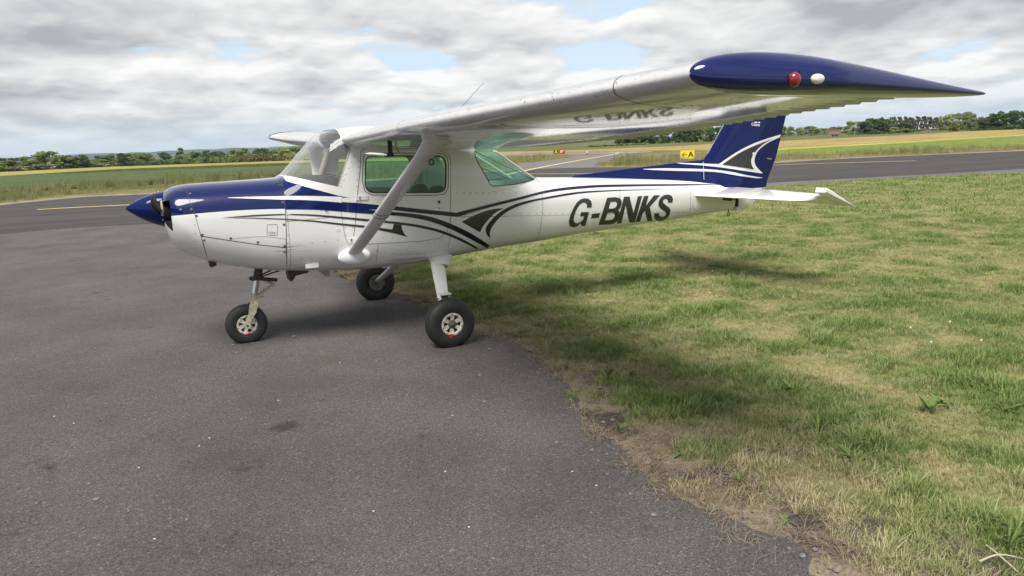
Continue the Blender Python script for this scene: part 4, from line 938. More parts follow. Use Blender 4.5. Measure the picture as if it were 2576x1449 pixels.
# --- under the belly
MB().tube([(-.56, -.17, .86), (-.555, -.17, .775), (-.55, -.17, .758)], [.032, .030, .028], 16).obj('exhaust_pipe', GRIME, AC)
def fin_shape(name, pts, y, th, mat):
    n = len(pts); V = [(x, y-th/2, z) for x, z in pts] + [(x, y+th/2, z) for x, z in pts]
    return mesh_obj(name, V, [tuple(range(n)), tuple(range(n, 2*n))[::-1]] + [(i, n+i, n+(i+1) % n, (i+1) % n) for i in range(n)], mat, AC, smooth=False)
fin_shape('fuel_drain_fin', [(.335, .63), (.475, .63), (.462, .535), (.425, .540)], -.02, .02, pm('drain_fin_grey', (.36, .33, .29), .6))
fin_shape('cowl_outlet', [(.07, .66), (.30, .655), (.25, .605), (.14, .59), (.11, .545), (.085, .545)], -.04, .16, GRIME)
p0 = np.array(hit(BVH_BODY, c2(585, 1432))[0]) if hit(BVH_BODY, c2(585, 1432)) else np.array([.27, -.42, .72])
g = MB(); g.box(p0+np.array([0, -.006, -.022]), (.115, .010, .040)); g.obj('vent_flange', BODY, AC, smooth=False)

# --- doors: hinges, handle, lock
def door_parts():
    def flat(name, cr, p, sz, mat, off=.006):
        h = hit(BVH_BODY, cr(*p))
        o = MB().box(h[0]+h[1]*off, (sz[0], off*2, sz[1])).obj(name, mat, FUS, smooth=False); return o, h
    for p in ((1095, 770), (1010, 1196)):
        o, h = flat('door_hinge', c2, p, (.105, .036), WHITE2, .005)
        MB().tube([h[0]+h[1]*.011+np.array([-.02, 0, .012]), h[0]+h[1]*.011+np.array([-.02, 0, -.012])], .006, 8).obj('hinge_pin', STEEL, o)
    o, h = flat('door_handle', c2, (1885, 812), (.046, .034), WHITE2, .003)
    MB().box(h[0]+h[1]*.007+np.array([-.010, 0, .001]), (.020, .004, .026)).obj('handle_recess', BLACK, o, smooth=False)
    h = hit(BVH_BODY, c2(1880, 875)); MB().lathe([(.003, 0), (.003, .006), (0, .007)], h[0], h[1], 12).obj('door_lock', STEEL, FUS)
    h = hit(BVH_BODY, c2(855, 1095)); MB().lathe([(.002, 0), (.002, .016), (0, .018)], h[0], h[1], 20).obj('inspection_plug', WHITE2, FUS)
    h = hit(BVH_BODY, c2(730, 885)); MB().lathe([(.012, 0), (.012, .012), (0, .016)], h[0], h[1], 16).obj('static_vent', BLUE, FUS)
door_parts()

# --- cabin inside
def cabin():
    MB().box((1.25, 0, .80), (1.6, .72, .03)).obj('cabin_floor', LINING, AC, smooth=False)
    V = []; F = []; xs = [.16, .22, .32, .45, .56, .62, .635, .635]; zt = [1.44, 1.475, 1.490, 1.488, 1.475, 1.45, 1.40, 1.20]; m_ = 13
    for x, z in zip(xs, zt):
        for j in range(m_):
            s = j/(m_-1)*2-1; V.append((x, s*min(.46, fW(x)-.05), z-.085*abs(s)**3))
    F = [(i*m_+j, i*m_+j+1, (i+1)*m_+j+1, (i+1)*m_+j) for i in range(len(xs)-1) for j in range(m_-1)]
    gl = mesh_obj('glareshield', V, F, DASH, AC, sharp=50)
    MB().box((.575, -.39, 1.392), (.075, .006, .016), [[1, 0, 0], [0, .8, -.6], [0, .6, .8]]).obj('placard', STRIPEW, gl, smooth=False)
    MB().tube([(.50, -.05, 1.492), (.54, -.16, 1.49), (.57, -.26, 1.475), (.60, -.30, 1.46)], .006, 8).obj('cable', BLACK, gl)
    MB().box((.645, 0, 1.25), (.02, .92, .32)).obj('instrument_panel', PANEL, AC, smooth=False)
    for y in (-.25, .25):
        yk = MB(); yk.tube([(.65, y, 1.20), (.80, y, 1.20)], .014, 10); yk.tube([(.80, y-.12, 1.27), (.80, y-.12, 1.19), (.80, y, 1.18), (.80, y+.12, 1.19), (.80, y+.12, 1.27)], .014, 10); yk.obj('control_yoke', BLACK, AC)
        s = MB(); s.box((1.22, y, 1.00), (.44, .40, .12)); so_ = s.obj('seat', SEATM, AC, smooth=False)
        bw = [(.95, .20), (1.10, .21), (1.22, .205), (1.29, .18), (1.325, .13), (1.335, .05)]; V = []; n = 16
        for z, w_ in bw:
            for j in range(n):
                a = 2*math.pi*j/n; V.append((1.45+(z-.95)*.18+.055*math.sin(a)*(1 if z < 1.3 else .6), y+w_*math.copysign(abs(math.cos(a))**.6, math.cos(a)), z))
        F = [(i*n+j, i*n+(j+1) % n, (i+1)*n+(j+1) % n, (i+1)*n+j) for i in range(len(bw)-1) for j in range(n)] + [tuple(range(5*n, 6*n))]
        mesh_obj('seat_back', V, F, SEATM, so_)
        g = MB(); g.box((.605, y, 1.765), (.008, .24, .085), [[.8, 0, -.6], [0, 1, 0], [.6, 0, .8]]); g.obj('sun_visor', pm('visor_blue', (.06, .10, .20), .7), AC, smooth=False) if y < 0 else g.obj('sun_visor', MATS['visor_blue'], AC, smooth=False)
    MB().box((.77, -.485, 1.335), (.075, .03, .018)).obj('door_catch', BLACK, AC, smooth=False)
    # door posts seen from inside
    for sg in (-1, 1):
        MB().tube([(.53, sg*.485, 1.38), (.60, sg*.478, 1.55), (.66, sg*.462, 1.70), (.675, sg*.44, 1.75)], [.030, .028, .028, .03], 10).obj('door_post', POSTM, AC)
        MB().tube([(1.62, sg*.50, 1.20), (1.63, sg*.495, 1.45), (1.63, sg*.47, 1.68)], .028, 10).obj('door_post', LINING, AC)
    MB().box((2.45, 0, 1.0), (.02, .56, .40)).obj('cabin_bulkhead', LINING, AC, smooth=False)
    MB().box((2.10, 0, 1.18), (.75, .70, .02)).obj('parcel_shelf', LINING, AC, smooth=False)
    rf = MB().tube([(1.60, 0, 1.79), (1.78, 0, 1.965), (2.163, 0, 2.319)], [.004, .003, .0018], 6).obj('whip_antenna', STEEL, AC)
    MB().lathe([(.02, 0), (.015, .015), (-.02, .02)], (1.60, 0, 1.80), (0, 0, 1), 14).obj('antenna_base', WHITE2, rf)
cabin()
# ------------------------------------------------------------------ the ground
def surf_mat(name, stops, scale=1.0, detail=8, rough=0.9, stretch=(1, 1, 1), fine=None, bump=None, extra=None):
    """stops: [(pos, rgb)...] over fractal noise; fine: (scale, [(pos, factor)...]) multiplies grain"""
    mt, nt, b = new_mat(name); L = nt.links.new
    g = nt.nodes.new('ShaderNodeNewGeometry'); mp = nt.nodes.new('ShaderNodeMapping'); mp.inputs['Scale'].default_value = stretch; L(g.outputs['Position'], mp.inputs['Vector'])
    n = nt.nodes.new('ShaderNodeTexNoise'); n.inputs['Scale'].default_value = scale; n.inputs['Detail'].default_value = detail; n.inputs['Roughness'].default_value = 0.62; L(mp.outputs[0], n.inputs['Vector'])
    cr = nt.nodes.new('ShaderNodeValToRGB'); L(n.outputs['Fac'], cr.inputs[0])
    while len(cr.color_ramp.elements) < len(stops): cr.color_ramp.elements.new(0.5)
    for e, (p, c) in zip(cr.color_ramp.elements, stops): e.position = p; e.color = (*c, 1)
    col = cr.outputs[0]
    if fine:
        n2 = nt.nodes.new('ShaderNodeTexNoise'); n2.inputs['Scale'].default_value = fine[0]; n2.inputs['Detail'].default_value = 3; n2.inputs['Roughness'].default_value = 0.7; L(mp.outputs[0], n2.inputs['Vector'])
        c2_ = nt.nodes.new('ShaderNodeValToRGB'); L(n2.outputs['Fac'], c2_.inputs[0])
        while len(c2_.color_ramp.elements) < len(fine[1]): c2_.color_ramp.elements.new(0.5)
        for e, (p, v) in zip(c2_.color_ramp.elements, fine[1]): e.position = p; e.color = (v, v, v, 1)
        mx = nt.nodes.new('ShaderNodeMix'); mx.data_type = 'RGBA'; mx.blend_type = 'MULTIPLY'; mx.inputs['Factor'].default_value = 1; L(col, mx.inputs[6]); L(c2_.outputs[0], mx.inputs[7]); col = mx.outputs[2]
        if bump:
            bp = nt.nodes.new('ShaderNodeBump'); bp.inputs['Distance'].default_value = bump; L(n2.outputs['Fac'], bp.inputs['Height']); L(bp.outputs[0], b.inputs['Normal'])
    if extra: col = extra(nt, L, g, col)
    L(col, b.inputs['Base Color']); b.inputs['Roughness'].default_value = rough; b.inputs['Specular IOR Level'].default_value = 0.12
    return mt

def patch(name, pts, off, mat, kind='structure', parent=None):
    bm = bmesh.new(); vs_ = [bm.verts.new((float(p[0]), float(p[1]), 0)) for p in pts]; f = bm.faces.new(vs_)
    bmesh.ops.triangulate(bm, faces=[f])
    for d in (SD, SE):
        bmesh.ops.bisect_plane(bm, geom=bm.verts[:]+bm.edges[:]+bm.faces[:], plane_co=(SN[0]*d, SN[1]*d, 0), plane_no=(SN[0], SN[1], 0), dist=1e-4)
    for v in bm.verts: v.co.z = terrain(v.co.x, v.co.y)+off
    bmesh.ops.recalc_face_normals(bm, faces=bm.faces[:])
    for q in bm.faces:
        if q.normal.z < 0: q.normal_flip()
    me = bpy.data.meshes.new(name); bm.to_mesh(me); bm.free(); me.materials.append(mat)
    o = bpy.data.objects.new(name, me); o['kind'] = kind
    if parent is not None: del o['kind']
    return link(o, parent)
def GP(L, n=0):
    P = [np.array(p, float) for p in L]
    if n: P = catmull(P, n)
    return [gp(p)[:2] for p in P]
def ragged(P, amp, step, seed=0):
    out = []; P = [np.array(p, float) for p in P]
    for a, c in zip(P, P[1:]):
        l = np.hypot(*(c-a)); k = max(1, int(l/step)); nrm = np.array([-(c-a)[1], (c-a)[0]])/(l+1e-9)
        for i in range(k):
            q = a+(c-a)*i/k; out.append(q+nrm*amp*(mnoise.fractal(Vector((q[0]/step*.31, q[1]/step*.31, seed)), 0.8, 2.0, 3)))
    out.append(P[-1]); return out

PASTURE = surf_mat('pasture', [(.30, (.075, .095, .030)), (.5, (.115, .130, .045)), (.7, (.19, .17, .075))], .03, fine=(.6, [(.3, .7), (.7, 1.25)]))
disc = [(9000*math.cos(a), 9000*math.sin(a)) for a in np.linspace(0, 2*math.pi, 64, endpoint=False)]
patch('ground', disc, -.03, PASTURE)

def asphalt_extra(nt, L, g, col):
    # pale and dark stones in the worn surface
    v = nt.nodes.new('ShaderNodeTexVoronoi'); v.inputs['Scale'].default_value = 105; L(g.outputs['Position'], v.inputs['Vector'])
    sp = nt.nodes.new('ShaderNodeSeparateColor'); L(v.outputs['Color'], sp.inputs[0])
    rp = nt.nodes.new('ShaderNodeValToRGB'); L(sp.outputs[0], rp.inputs[0]); e = rp.color_ramp.elements
    e[0].position = 0; e[0].color = (.58, .58, .58, 1); e[1].position = 1; e[1].color = (1.9, 1.86, 1.8, 1)
    for p, c in ((.3, .92), (.8, 1.06), (.94, 1.15), (.97, 1.55)): q = e.new(p); q.color = (c, c, c, 1)
    ds = nt.nodes.new('ShaderNodeMapRange'); ds.inputs['From Min'].default_value = .25; ds.inputs['From Max'].default_value = .75; ds.inputs['To Min'].default_value = 1; ds.inputs['To Max'].default_value = .55; L(v.outputs['Distance'], ds.inputs['Value'])
    m1 = nt.nodes.new('ShaderNodeMix'); m1.data_type = 'RGBA'; m1.blend_type = 'MULTIPLY'; m1.inputs['Factor'].default_value = .75; L(col, m1.inputs[6]); L(rp.outputs[0], m1.inputs[7])
    m2 = nt.nodes.new('ShaderNodeMix'); m2.data_type = 'RGBA'; m2.blend_type = 'MULTIPLY'; m2.inputs['Factor'].default_value = .6; L(m1.outputs[2], m2.inputs[6]); L(ds.outputs[0], m2.inputs[7])
    # patches of lichen, a few stains
    out = m2.outputs[2]
    for sc, lo, hi, c, f in ((6.0, .66, .74, (.30, .27, .21), .55), (2.3, .63, .72, (.045, .038, .034), .75), (.7, .60, .70, (.10, .082, .068), .5)):
        n = nt.nodes.new('ShaderNodeTexNoise'); n.inputs['Scale'].default_value = sc; n.inputs['Detail'].default_value = 7; n.inputs['Roughness'].default_value = .68
        ad = nt.nodes.new('ShaderNodeVectorMath'); ad.operation = 'ADD'; ad.inputs[1].default_value = (sc*7, sc*3, 2); L(g.outputs['Position'], ad.inputs[0]); L(ad.outputs[0], n.inputs['Vector'])
        mr = nt.nodes.new('ShaderNodeMapRange'); mr.inputs['From Min'].default_value = lo; mr.inputs['From Max'].default_value = hi; mr.inputs['To Max'].default_value = f; L(n.outputs['Fac'], mr.inputs['Value'])
        mm = nt.nodes.new('ShaderNodeMix'); mm.data_type = 'RGBA'; L(mr.outputs[0], mm.inputs['Factor']); L(out, mm.inputs[6]); mm.inputs[7].default_value = (*c, 1); out = mm.outputs[2]
    # an old oil spot
    vm = nt.nodes.new('ShaderNodeVectorMath'); vm.operation = 'DISTANCE'; oil = gp((716, 1075)); vm.inputs[1].default_value = tuple(oil)
    nn = nt.nodes.new('ShaderNodeTexNoise'); nn.inputs['Scale'].default_value = 14; nn.inputs['Detail'].default_value = 4; L(g.outputs['Position'], nn.inputs['Vector'])
    wa = nt.nodes.new('ShaderNodeVectorMath'); wa.operation = 'MULTIPLY_ADD'; L(nn.outputs['Color'], wa.inputs[0]); wa.inputs[1].default_value = (.12, .16, 0); wa.inputs[2].default_value = (-.06, -.08, 0)
    wb = nt.nodes.new('ShaderNodeVectorMath'); wb.operation = 'ADD'; L(g.outputs['Position'], wb.inputs[0]); L(wa.outputs[0], wb.inputs[1]); L(wb.outputs[0], vm.inputs[0])
    mr = nt.nodes.new('ShaderNodeMapRange'); mr.inputs['From Min'].default_value = .11; mr.inputs['From Max'].default_value = .05; mr.inputs['To Max'].default_value = .6; L(vm.outputs['Value'], mr.inputs['Value'])
    mm = nt.nodes.new('ShaderNodeMix'); mm.data_type = 'RGBA'; L(mr.outputs[0], mm.inputs['Factor']); L(out, mm.inputs[6]); mm.inputs[7].default_value = (.03, .028, .027, 1)
    return mm.outputs[2]
APRON = surf_mat('worn_asphalt', [(.3, (.110, .103, .104)), (.5, (.142, .133, .134)), (.72, (.178, .165, .161))], .8, 9, .88, fine=(210, [(.3, .45), (.5, 1.0), (.68, 1.65)]), bump=.008, extra=asphalt_extra)
TAXI = surf_mat('taxiway_asphalt', [(.3, (.058, .054, .055)), (.5, (.072, .067, .067)), (.7, (.092, .086, .085))], .9, 6, .85, stretch=(.18, 1.3, 1), fine=(60, [(.3, .8), (.7, 1.2)]), bump=.002)
TAXI2 = surf_mat('branch_asphalt', [(.3, (.15, .145, .145)), (.5, (.175, .17, .168)), (.7, (.20, .19, .185))], .6, 6, .85, fine=(40, [(.3, .85), (.7, 1.15)]))
KERBM = surf_mat('crumbling_edge', [(.3, (.16, .14, .12)), (.5, (.25, .22, .185)), (.7, (.33, .29, .24))], 1.6, 8, .95, fine=(20, [(.3, .7), (.7, 1.25)]))
RUNW = surf_mat('runway_concrete', [(.3, (.18, .155, .145)), (.5, (.23, .20, .185)), (.7, (.27, .235, .21))], .1, 6, .9)
YEL = surf_mat('yellow_line_paint', [(.3, (.52, .42, .14)), (.5, (.68, .56, .22)), (.7, (.74, .63, .30))], 3, 6, .7)
WHL = surf_mat('white_line_paint', [(.3, (.5, .48, .44)), (.6, (.68, .66, .62))], 1, 5, .7)
VERGE = surf_mat('rough_verge', [(.28, (.085, .095, .032)), (.45, (.135, .140, .050)), (.6, (.23, .195, .085)), (.75, (.34, .27, .14))], .22, 9, .95, stretch=(.6, 1, 1), fine=(2.5, [(.3, .62), (.7, 1.3)]))
CROPM = surf_mat('blue_green_crop', [(.3, (.060, .092, .034)), (.5, (.078, .114, .042)), (.7, (.105, .135, .048))], .12, 8, .9, stretch=(.5, 1.3, 1), fine=(2.2, [(.3, .52), (.7, 1.42)]))
STRAWM = surf_mat('dry_straw', [(.3, (.20, .17, .065)), (.5, (.32, .255, .10)), (.68, (.46, .36, .17))], .14, 10, .95, stretch=(.5, 1.3, 1), fine=(1.6, [(.3, .52), (.7, 1.42)]))
YGREEN = surf_mat('yellow_green_strip', [(.3, (.22, .21, .06)), (.5, (.30, .28, .085)), (.7, (.38, .33, .12))], .25, 9, .95, stretch=(.5, 1.2, 1), fine=(1.6, [(.3, .6), (.7, 1.35)]))
LIME = surf_mat('lime_crop', [(.3, (.105, .155, .028)), (.5, (.16, .215, .04)), (.7, (.26, .29, .07))], .45, 10, .9, stretch=(.6, 1.6, 1), fine=(2.6, [(.3, .48), (.7, 1.5)]))
RAPE = surf_mat('yellow_flower_strip', [(.35, (.24, .25, .05)), (.52, (.44, .40, .10)), (.75, (.48, .42, .18))], .3, 8, .9, stretch=(.5, 2, 1))

# apron: its ragged eastern edge runs out into the grass
EDGE = [(1.20, -9.0), (1.20, -6.0), (1.226, -5.10), (1.33, -4.94), (1.272, -4.714), (1.18, -4.45), (1.178, -4.12), (1.245, -3.70), (1.287, -3.39), (1.45, -2.85), (1.62, -2.44), (1.74, -1.66), (1.72, -1.20), (1.608, -.754), (1.58, .2), (1.57, .625), (1.559, 1.44), (1.30, 2.3), (1.20, 2.99), (1.28, 4.0), (1.4, 7), (1.5, 10.6)]
EY = np.array([e[1] for e in EDGE]); EX = np.array([e[0] for e in EDGE])
def edge_x(y): return np.interp(y, EY, EX)
near_px = [(0, 590), (200, 573), (378, 563), (700, 541), (1100, 511), (1500, 483), (1929, 460), (2250, 443), (2576, 425)]
NEAR = [np.array((-70, 15.5)), np.array((-20, 14.4))] + GP(near_px, 4) + [np.array((60, 4.5)), np.array((110, -6.5))]
ed = ragged(EDGE, .05, .055, 3)
patch('apron', [(-70, -60), (1.15, -60)] + ed + [(1.6, 12.2)] + [tuple(p) for p in NEAR if p[0] > 2 and p[0] < 31][:0] + [(1.9, 14.6), (-70, 17.0)], .006, APRON)
# grey shoulder of the taxiway beside the grass
north_px = [(1500, 494), (1700, 483), (1945, 469), (2246, 449), (2576, 435)]
NORTH = [np.array((1.5, 10.6)), np.array((6, 11.3)), np.array((11, 11.5))] + GP(north_px[2:], 3) + [np.array((45, 4.6)), np.array((80, -3.5))]
patch('taxiway_shoulder', [tuple(p) for p in ragged(NORTH, .10, .25, 5)] + [tuple(p+np.array((.3, 1.5))) for p in NEAR if p[0] > 1.5][::-1] + [(1.5, 14.9)], .004, surf_mat('shoulder_asphalt', [(.3, (.12, .115, .11)), (.5, (.15, .145, .138)), (.7, (.18, .17, .16))], .8, 7, .9, fine=(70, [(.3, .8), (.7, 1.2)])))
# taxiway
far_px = [(0, 517), (202, 497), (372, 489), (700, 470), (1000, 451), (1297, 428), (1500, 421.5), (1700, 420), (1937, 411), (2134, 399), (2576, 380)]
FAR = [np.array((-70, 26)), np.array((-20, 27.4))] + GP(far_px, 4) + [np.array((75, 17)), np.array((140, 2))]
patch('taxiway', [tuple(p) for p in NEAR] + [tuple(p) for p in FAR[::-1]], .010, TAXI)
# broken concrete lip on the far side
LIP = [p+np.array((-.15, 1.5+.9*abs(math.sin(p[0]*.21)))) for p in FAR]
def lip_strip():
    xs = np.concatenate([np.arange(-25, 70, .45)]); fx = np.array([p[0] for p in FAR]); fy = np.array([p[1] for p in FAR]); o = np.argsort(fx); fx, fy = fx[o], fy[o]; V = []
    for x in xs:
        y = float(np.interp(x, fx, fy)); w = 1.0+.8*abs(math.sin(x*.21))+.9*mnoise.fractal(Vector((x*.35, 1.7, 0)), .9, 2, 4)
        V += [(x, y-.35, .006+terrain(x, y)), (x, y+max(.25, w), .006+terrain(x, y+max(.25, w)))]
    o = mesh_obj('taxiway_edge', V, [(2*i, 2*i+2, 2*i+3, 2*i+1) for i in range(len(xs)-1)], KERBM, smooth=False); o['kind'] = 'structure'
lip_strip()
# branch to the runway and the runway itself
patch('taxiway_branch', GP([(1300, 429), (1298, 414), (1400, 401), (1493, 389.6), (1535, 386.5), (1594, 384.7), (1570, 393), (1535, 403), (1505, 412), (1496, 417), (1512, 420), (1560, 422.5), (1500, 430)]), .008, TAXI2)
patch('runway', GP([(1180, 389), (1265, 386.8), (1400, 384.2), (1500, 381.8), (1600, 379.6), (1640, 379.2), (1640, 382.4), (1600, 385.2), (1500, 388), (1400, 389.5), (1265, 392), (1180, 394)]), .005, RUNW)
def strip(name, px, w, mat, off, parent=None, world_pts=None):
    P = [np.array(p) for p in (world_pts if world_pts else GP(px, 5))]; t = np.gradient(np.array(P), axis=0); t /= np.linalg.norm(t, axis=1)[:, None]
    nrm = np.stack([-t[:, 1], t[:, 0]], -1); a = [p+n*w/2 for p, n in zip(P, nrm)]; b = [p-n*w/2 for p, n in zip(P, nrm)]
    return patch(name, [tuple(q) for q in a]+[tuple(q) for q in b[::-1]], off, mat)
strip('taxiway_centreline', [(93, 528), (220, 521), (345, 515)], .24, YEL, .014)
strip('taxiway_centreline', [(1300, 438), (1400, 437.4), (1480, 436.6), (1600, 432), (1750, 426), (1938, 416), (2120, 410), (2305, 405)], .24, YEL, .014)
strip('taxiway_centreline', [(1270, 441), (1316, 430.6), (1400, 414), (1480, 399.5), (1542, 388.4), (1556, 384)], .32, YEL, .016)
for q in ([(1530, 383.6), (1600, 382.2)], [(1552, 385.2), (1606, 384.2)]): strip('runway_marking', q, .9, WHL, .018)
# verge and fields beyond
VB = [p+np.array((0, .8)) for p in FAR]
patch('verge', [tuple(p) for p in VB] + [(150, 60), (120, 120), (40, 150), (-40, 140), (-90, 90), (-70, 30)], -.002, VERGE)
patch('crop_field', GP([(-160, 496), (0, 482), (190, 465), (380, 452), (700, 438), (1000, 430), (1180, 420), (1180, 404), (1000, 405), (700, 410), (300, 425), (0, 443), (-160, 452)]), .012, CROPM)
patch('grass_strip', GP([(-160, 452.5), (0, 443.3), (300, 425.3), (700, 410.3), (1000, 405.3), (1180, 404.3), (1180, 398), (1000, 398), (732, 404), (300, 418), (0, 433), (-160, 441)]), .012, YGREEN)
patch('straw_field', GP([(1180, 384), (1500, 376), (1700, 368), (1800, 362), (1950, 355), (2120, 347), (2250, 341), (2420, 331.5), (2576, 323), (2700, 317), (2700, 333), (2576, 338), (2250, 357.5), (1950, 373.5), (1850, 380), (1760, 378), (1660, 378.5), (1500, 381), (1180, 389)]), .010, STRAWM)
patch('flower_strip', GP([(1850, 380.5), (1950, 374), (2250, 358), (2576, 338.3), (2700, 333.5), (2700, 336), (2576, 341), (2250, 361), (1950, 378), (1850, 385)]), .016, RAPE)
patch('lime_crop_field', GP([(1850, 385), (1950, 378), (2250, 361), (2576, 341), (2700, 335.5), (2700, 362), (2576, 369), (2250, 382), (2050, 389), (1950, 391.5), (1850, 395)]), .014, LIME)
def thatch(nt, L, g, col):
    # matted dead and green stems close the turf away from the bare margin
    sx = nt.nodes.new('ShaderNodeSeparateXYZ'); L(g.outputs['Position'], sx.inputs[0])
    n = nt.nodes.new('ShaderNodeTexNoise'); n.inputs['Scale'].default_value = 1.3; n.inputs['Detail'].default_value = 5; L(g.outputs['Position'], n.inputs['Vector'])
    ad = nt.nodes.new('ShaderNodeMath'); ad.operation = 'MULTIPLY_ADD'; L(n.outputs['Fac'], ad.inputs[0]); ad.inputs[1].default_value = 1.6; L(sx.outputs[0], ad.inputs[2])
    mr = nt.nodes.new('ShaderNodeMapRange'); mr.interpolation_type = 'SMOOTHSTEP'; mr.inputs['From Min'].default_value = 2.45; mr.inputs['From Max'].default_value = 3.1; L(ad.outputs[0], mr.inputs['Value'])
    n2 = nt.nodes.new('ShaderNodeTexNoise'); n2.inputs['Scale'].default_value = 2.6; n2.inputs['Detail'].default_value = 9; n2.inputs['Roughness'].default_value = .7; L(g.outputs['Position'], n2.inputs['Vector'])
    cr = nt.nodes.new('ShaderNodeValToRGB'); L(n2.outputs['Fac'], cr.inputs[0]); e = cr.color_ramp.elements; e[0].position = .3; e[0].color = (.13, .15, .045, 1); e[1].position = .75; e[1].color = (.36, .31, .18, 1); q = e.new(.52); q.color = (.21, .21, .085, 1)
    mx = nt.nodes.new('ShaderNodeMix'); mx.data_type = 'RGBA'; L(mr.outputs[0], mx.inputs['Factor']); L(col, mx.inputs[6]); L(cr.outputs[0], mx.inputs[7]); return mx.outputs[2]
SOIL = surf_mat('soil_and_litter', [(.36, (.055, .047, .044)), (.46, (.095, .080, .070)), (.53, (.215, .175, .135)), (.64, (.235, .205, .135)), (.80, (.32, .275, .20))], 2.3, 10, .95, fine=(55, [(.3, .55), (.7, 1.4)]), bump=.006, extra=thatch)
patch('grass_ground', [(1.0, -60), (60, -60), (90, -6)] + [tuple(p) for p in NORTH[::-1]] + [(1.30, 4), (1.05, -5)], .002, SOIL)

# ------------------------------------------------------------------ grass
SRC = bpy.data.collections.new('tuft_sources')
def blade_mat(name, green, green2, straw):
    mt, nt, b = new_mat(name); L = nt.links.new
    g = nt.nodes.new('ShaderNodeNewGeometry'); oi = nt.nodes.new('ShaderNodeObjectInfo'); at = nt.nodes.new('ShaderNodeAttribute'); at.attribute_type = 'INSTANCER'; at.attribute_name = 'dry'
    m1 = nt.nodes.new('ShaderNodeMix'); m1.data_type = 'RGBA'; L(oi.outputs['Random'], m1.inputs['Factor']); m1.inputs[6].default_value = (*green, 1); m1.inputs[7].default_value = (*green2, 1)
    rn = nt.nodes.new('ShaderNodeMapRange'); L(g.outputs['Random Per Island'], rn.inputs['Value']); rn.inputs['To Min'].default_value = -.32; rn.inputs['To Max'].default_value = .32
    ad = nt.nodes.new('ShaderNodeMath'); ad.operation = 'ADD'; ad.use_clamp = True; L(at.outputs['Fac'], ad.inputs[0]); L(rn.outputs[0], ad.inputs[1])
    m2 = nt.nodes.new('ShaderNodeMix'); m2.data_type = 'RGBA'; L(ad.outputs[0], m2.inputs['Factor']); L(m1.outputs[2], m2.inputs[6]); m2.inputs[7].default_value = (*straw, 1)
    L(m2.outputs[2], b.inputs['Base Color']); b.inputs['Roughness'].default_value = .6; b.inputs['Specular IOR Level'].default_value = .25
    tr = nt.nodes.new('ShaderNodeBsdfTranslucent'); L(m2.outputs[2], tr.inputs['Color']); ms = nt.nodes.new('ShaderNodeMixShader'); ms.inputs[0].default_value = .28
    out = nt.nodes['Material Output']; L(b.outputs[0], ms.inputs[1]); L(tr.outputs[0], ms.inputs[2]); L(ms.outputs[0], out.inputs['Surface'])
    return mt
GRASSM = blade_mat('grass_blades', (.138, .235, .052), (.235, .315, .098), (.58, .50, .31))
TALLM = blade_mat('tall_grass_blades', (.135, .180, .055), (.21, .235, .085), (.50, .41, .24))
def tuft(name, nb, rad, h, wid, lean, mat, seed):
    r = np.random.default_rng(seed); V = []; F = []
    for i in range(nb):
        a = r.uniform(0, 6.283); q = rad*math.sqrt(r.random()); p = np.array([q*math.cos(a), q*math.sin(a), -.004]); hh = h*r.uniform(.45, 1.15); d = r.uniform(0, 6.283); ln = lean*r.uniform(.3, 1.3)
        dv = np.array([math.cos(d), math.sin(d), 0]); sv = np.array([-dv[1], dv[0], 0]); w = wid*r.uniform(.6, 1.3); b = len(V)
        for k, (t, ww) in enumerate(((0, 1), (.45, .85), (.8, .5))):
            c = p + dv*ln*hh*t**1.8 + np.array([0, 0, hh*t*(1-.25*ln*t)]); V += [c-sv*w*ww/2, c+sv*w*ww/2]
        V.append(p+dv*ln*hh+np.array([0, 0, hh*(1-.3*ln)])); F += [(b, b+1, b+3, b+2), (b+2, b+3, b+5, b+4), (b+4, b+5, b+6)]
    me = bpy.data.meshes.new(name); me.from_pydata([tuple(v) for v in V], [], F); me.materials.append(mat); o = bpy.data.objects.new(name, me); return o
def sources(name, specs):
    c = bpy.data.collections.new(name)
    for i, s in enumerate(specs): c.objects.link(tuft('%s_%02d' % (name, i), *s))
    return c
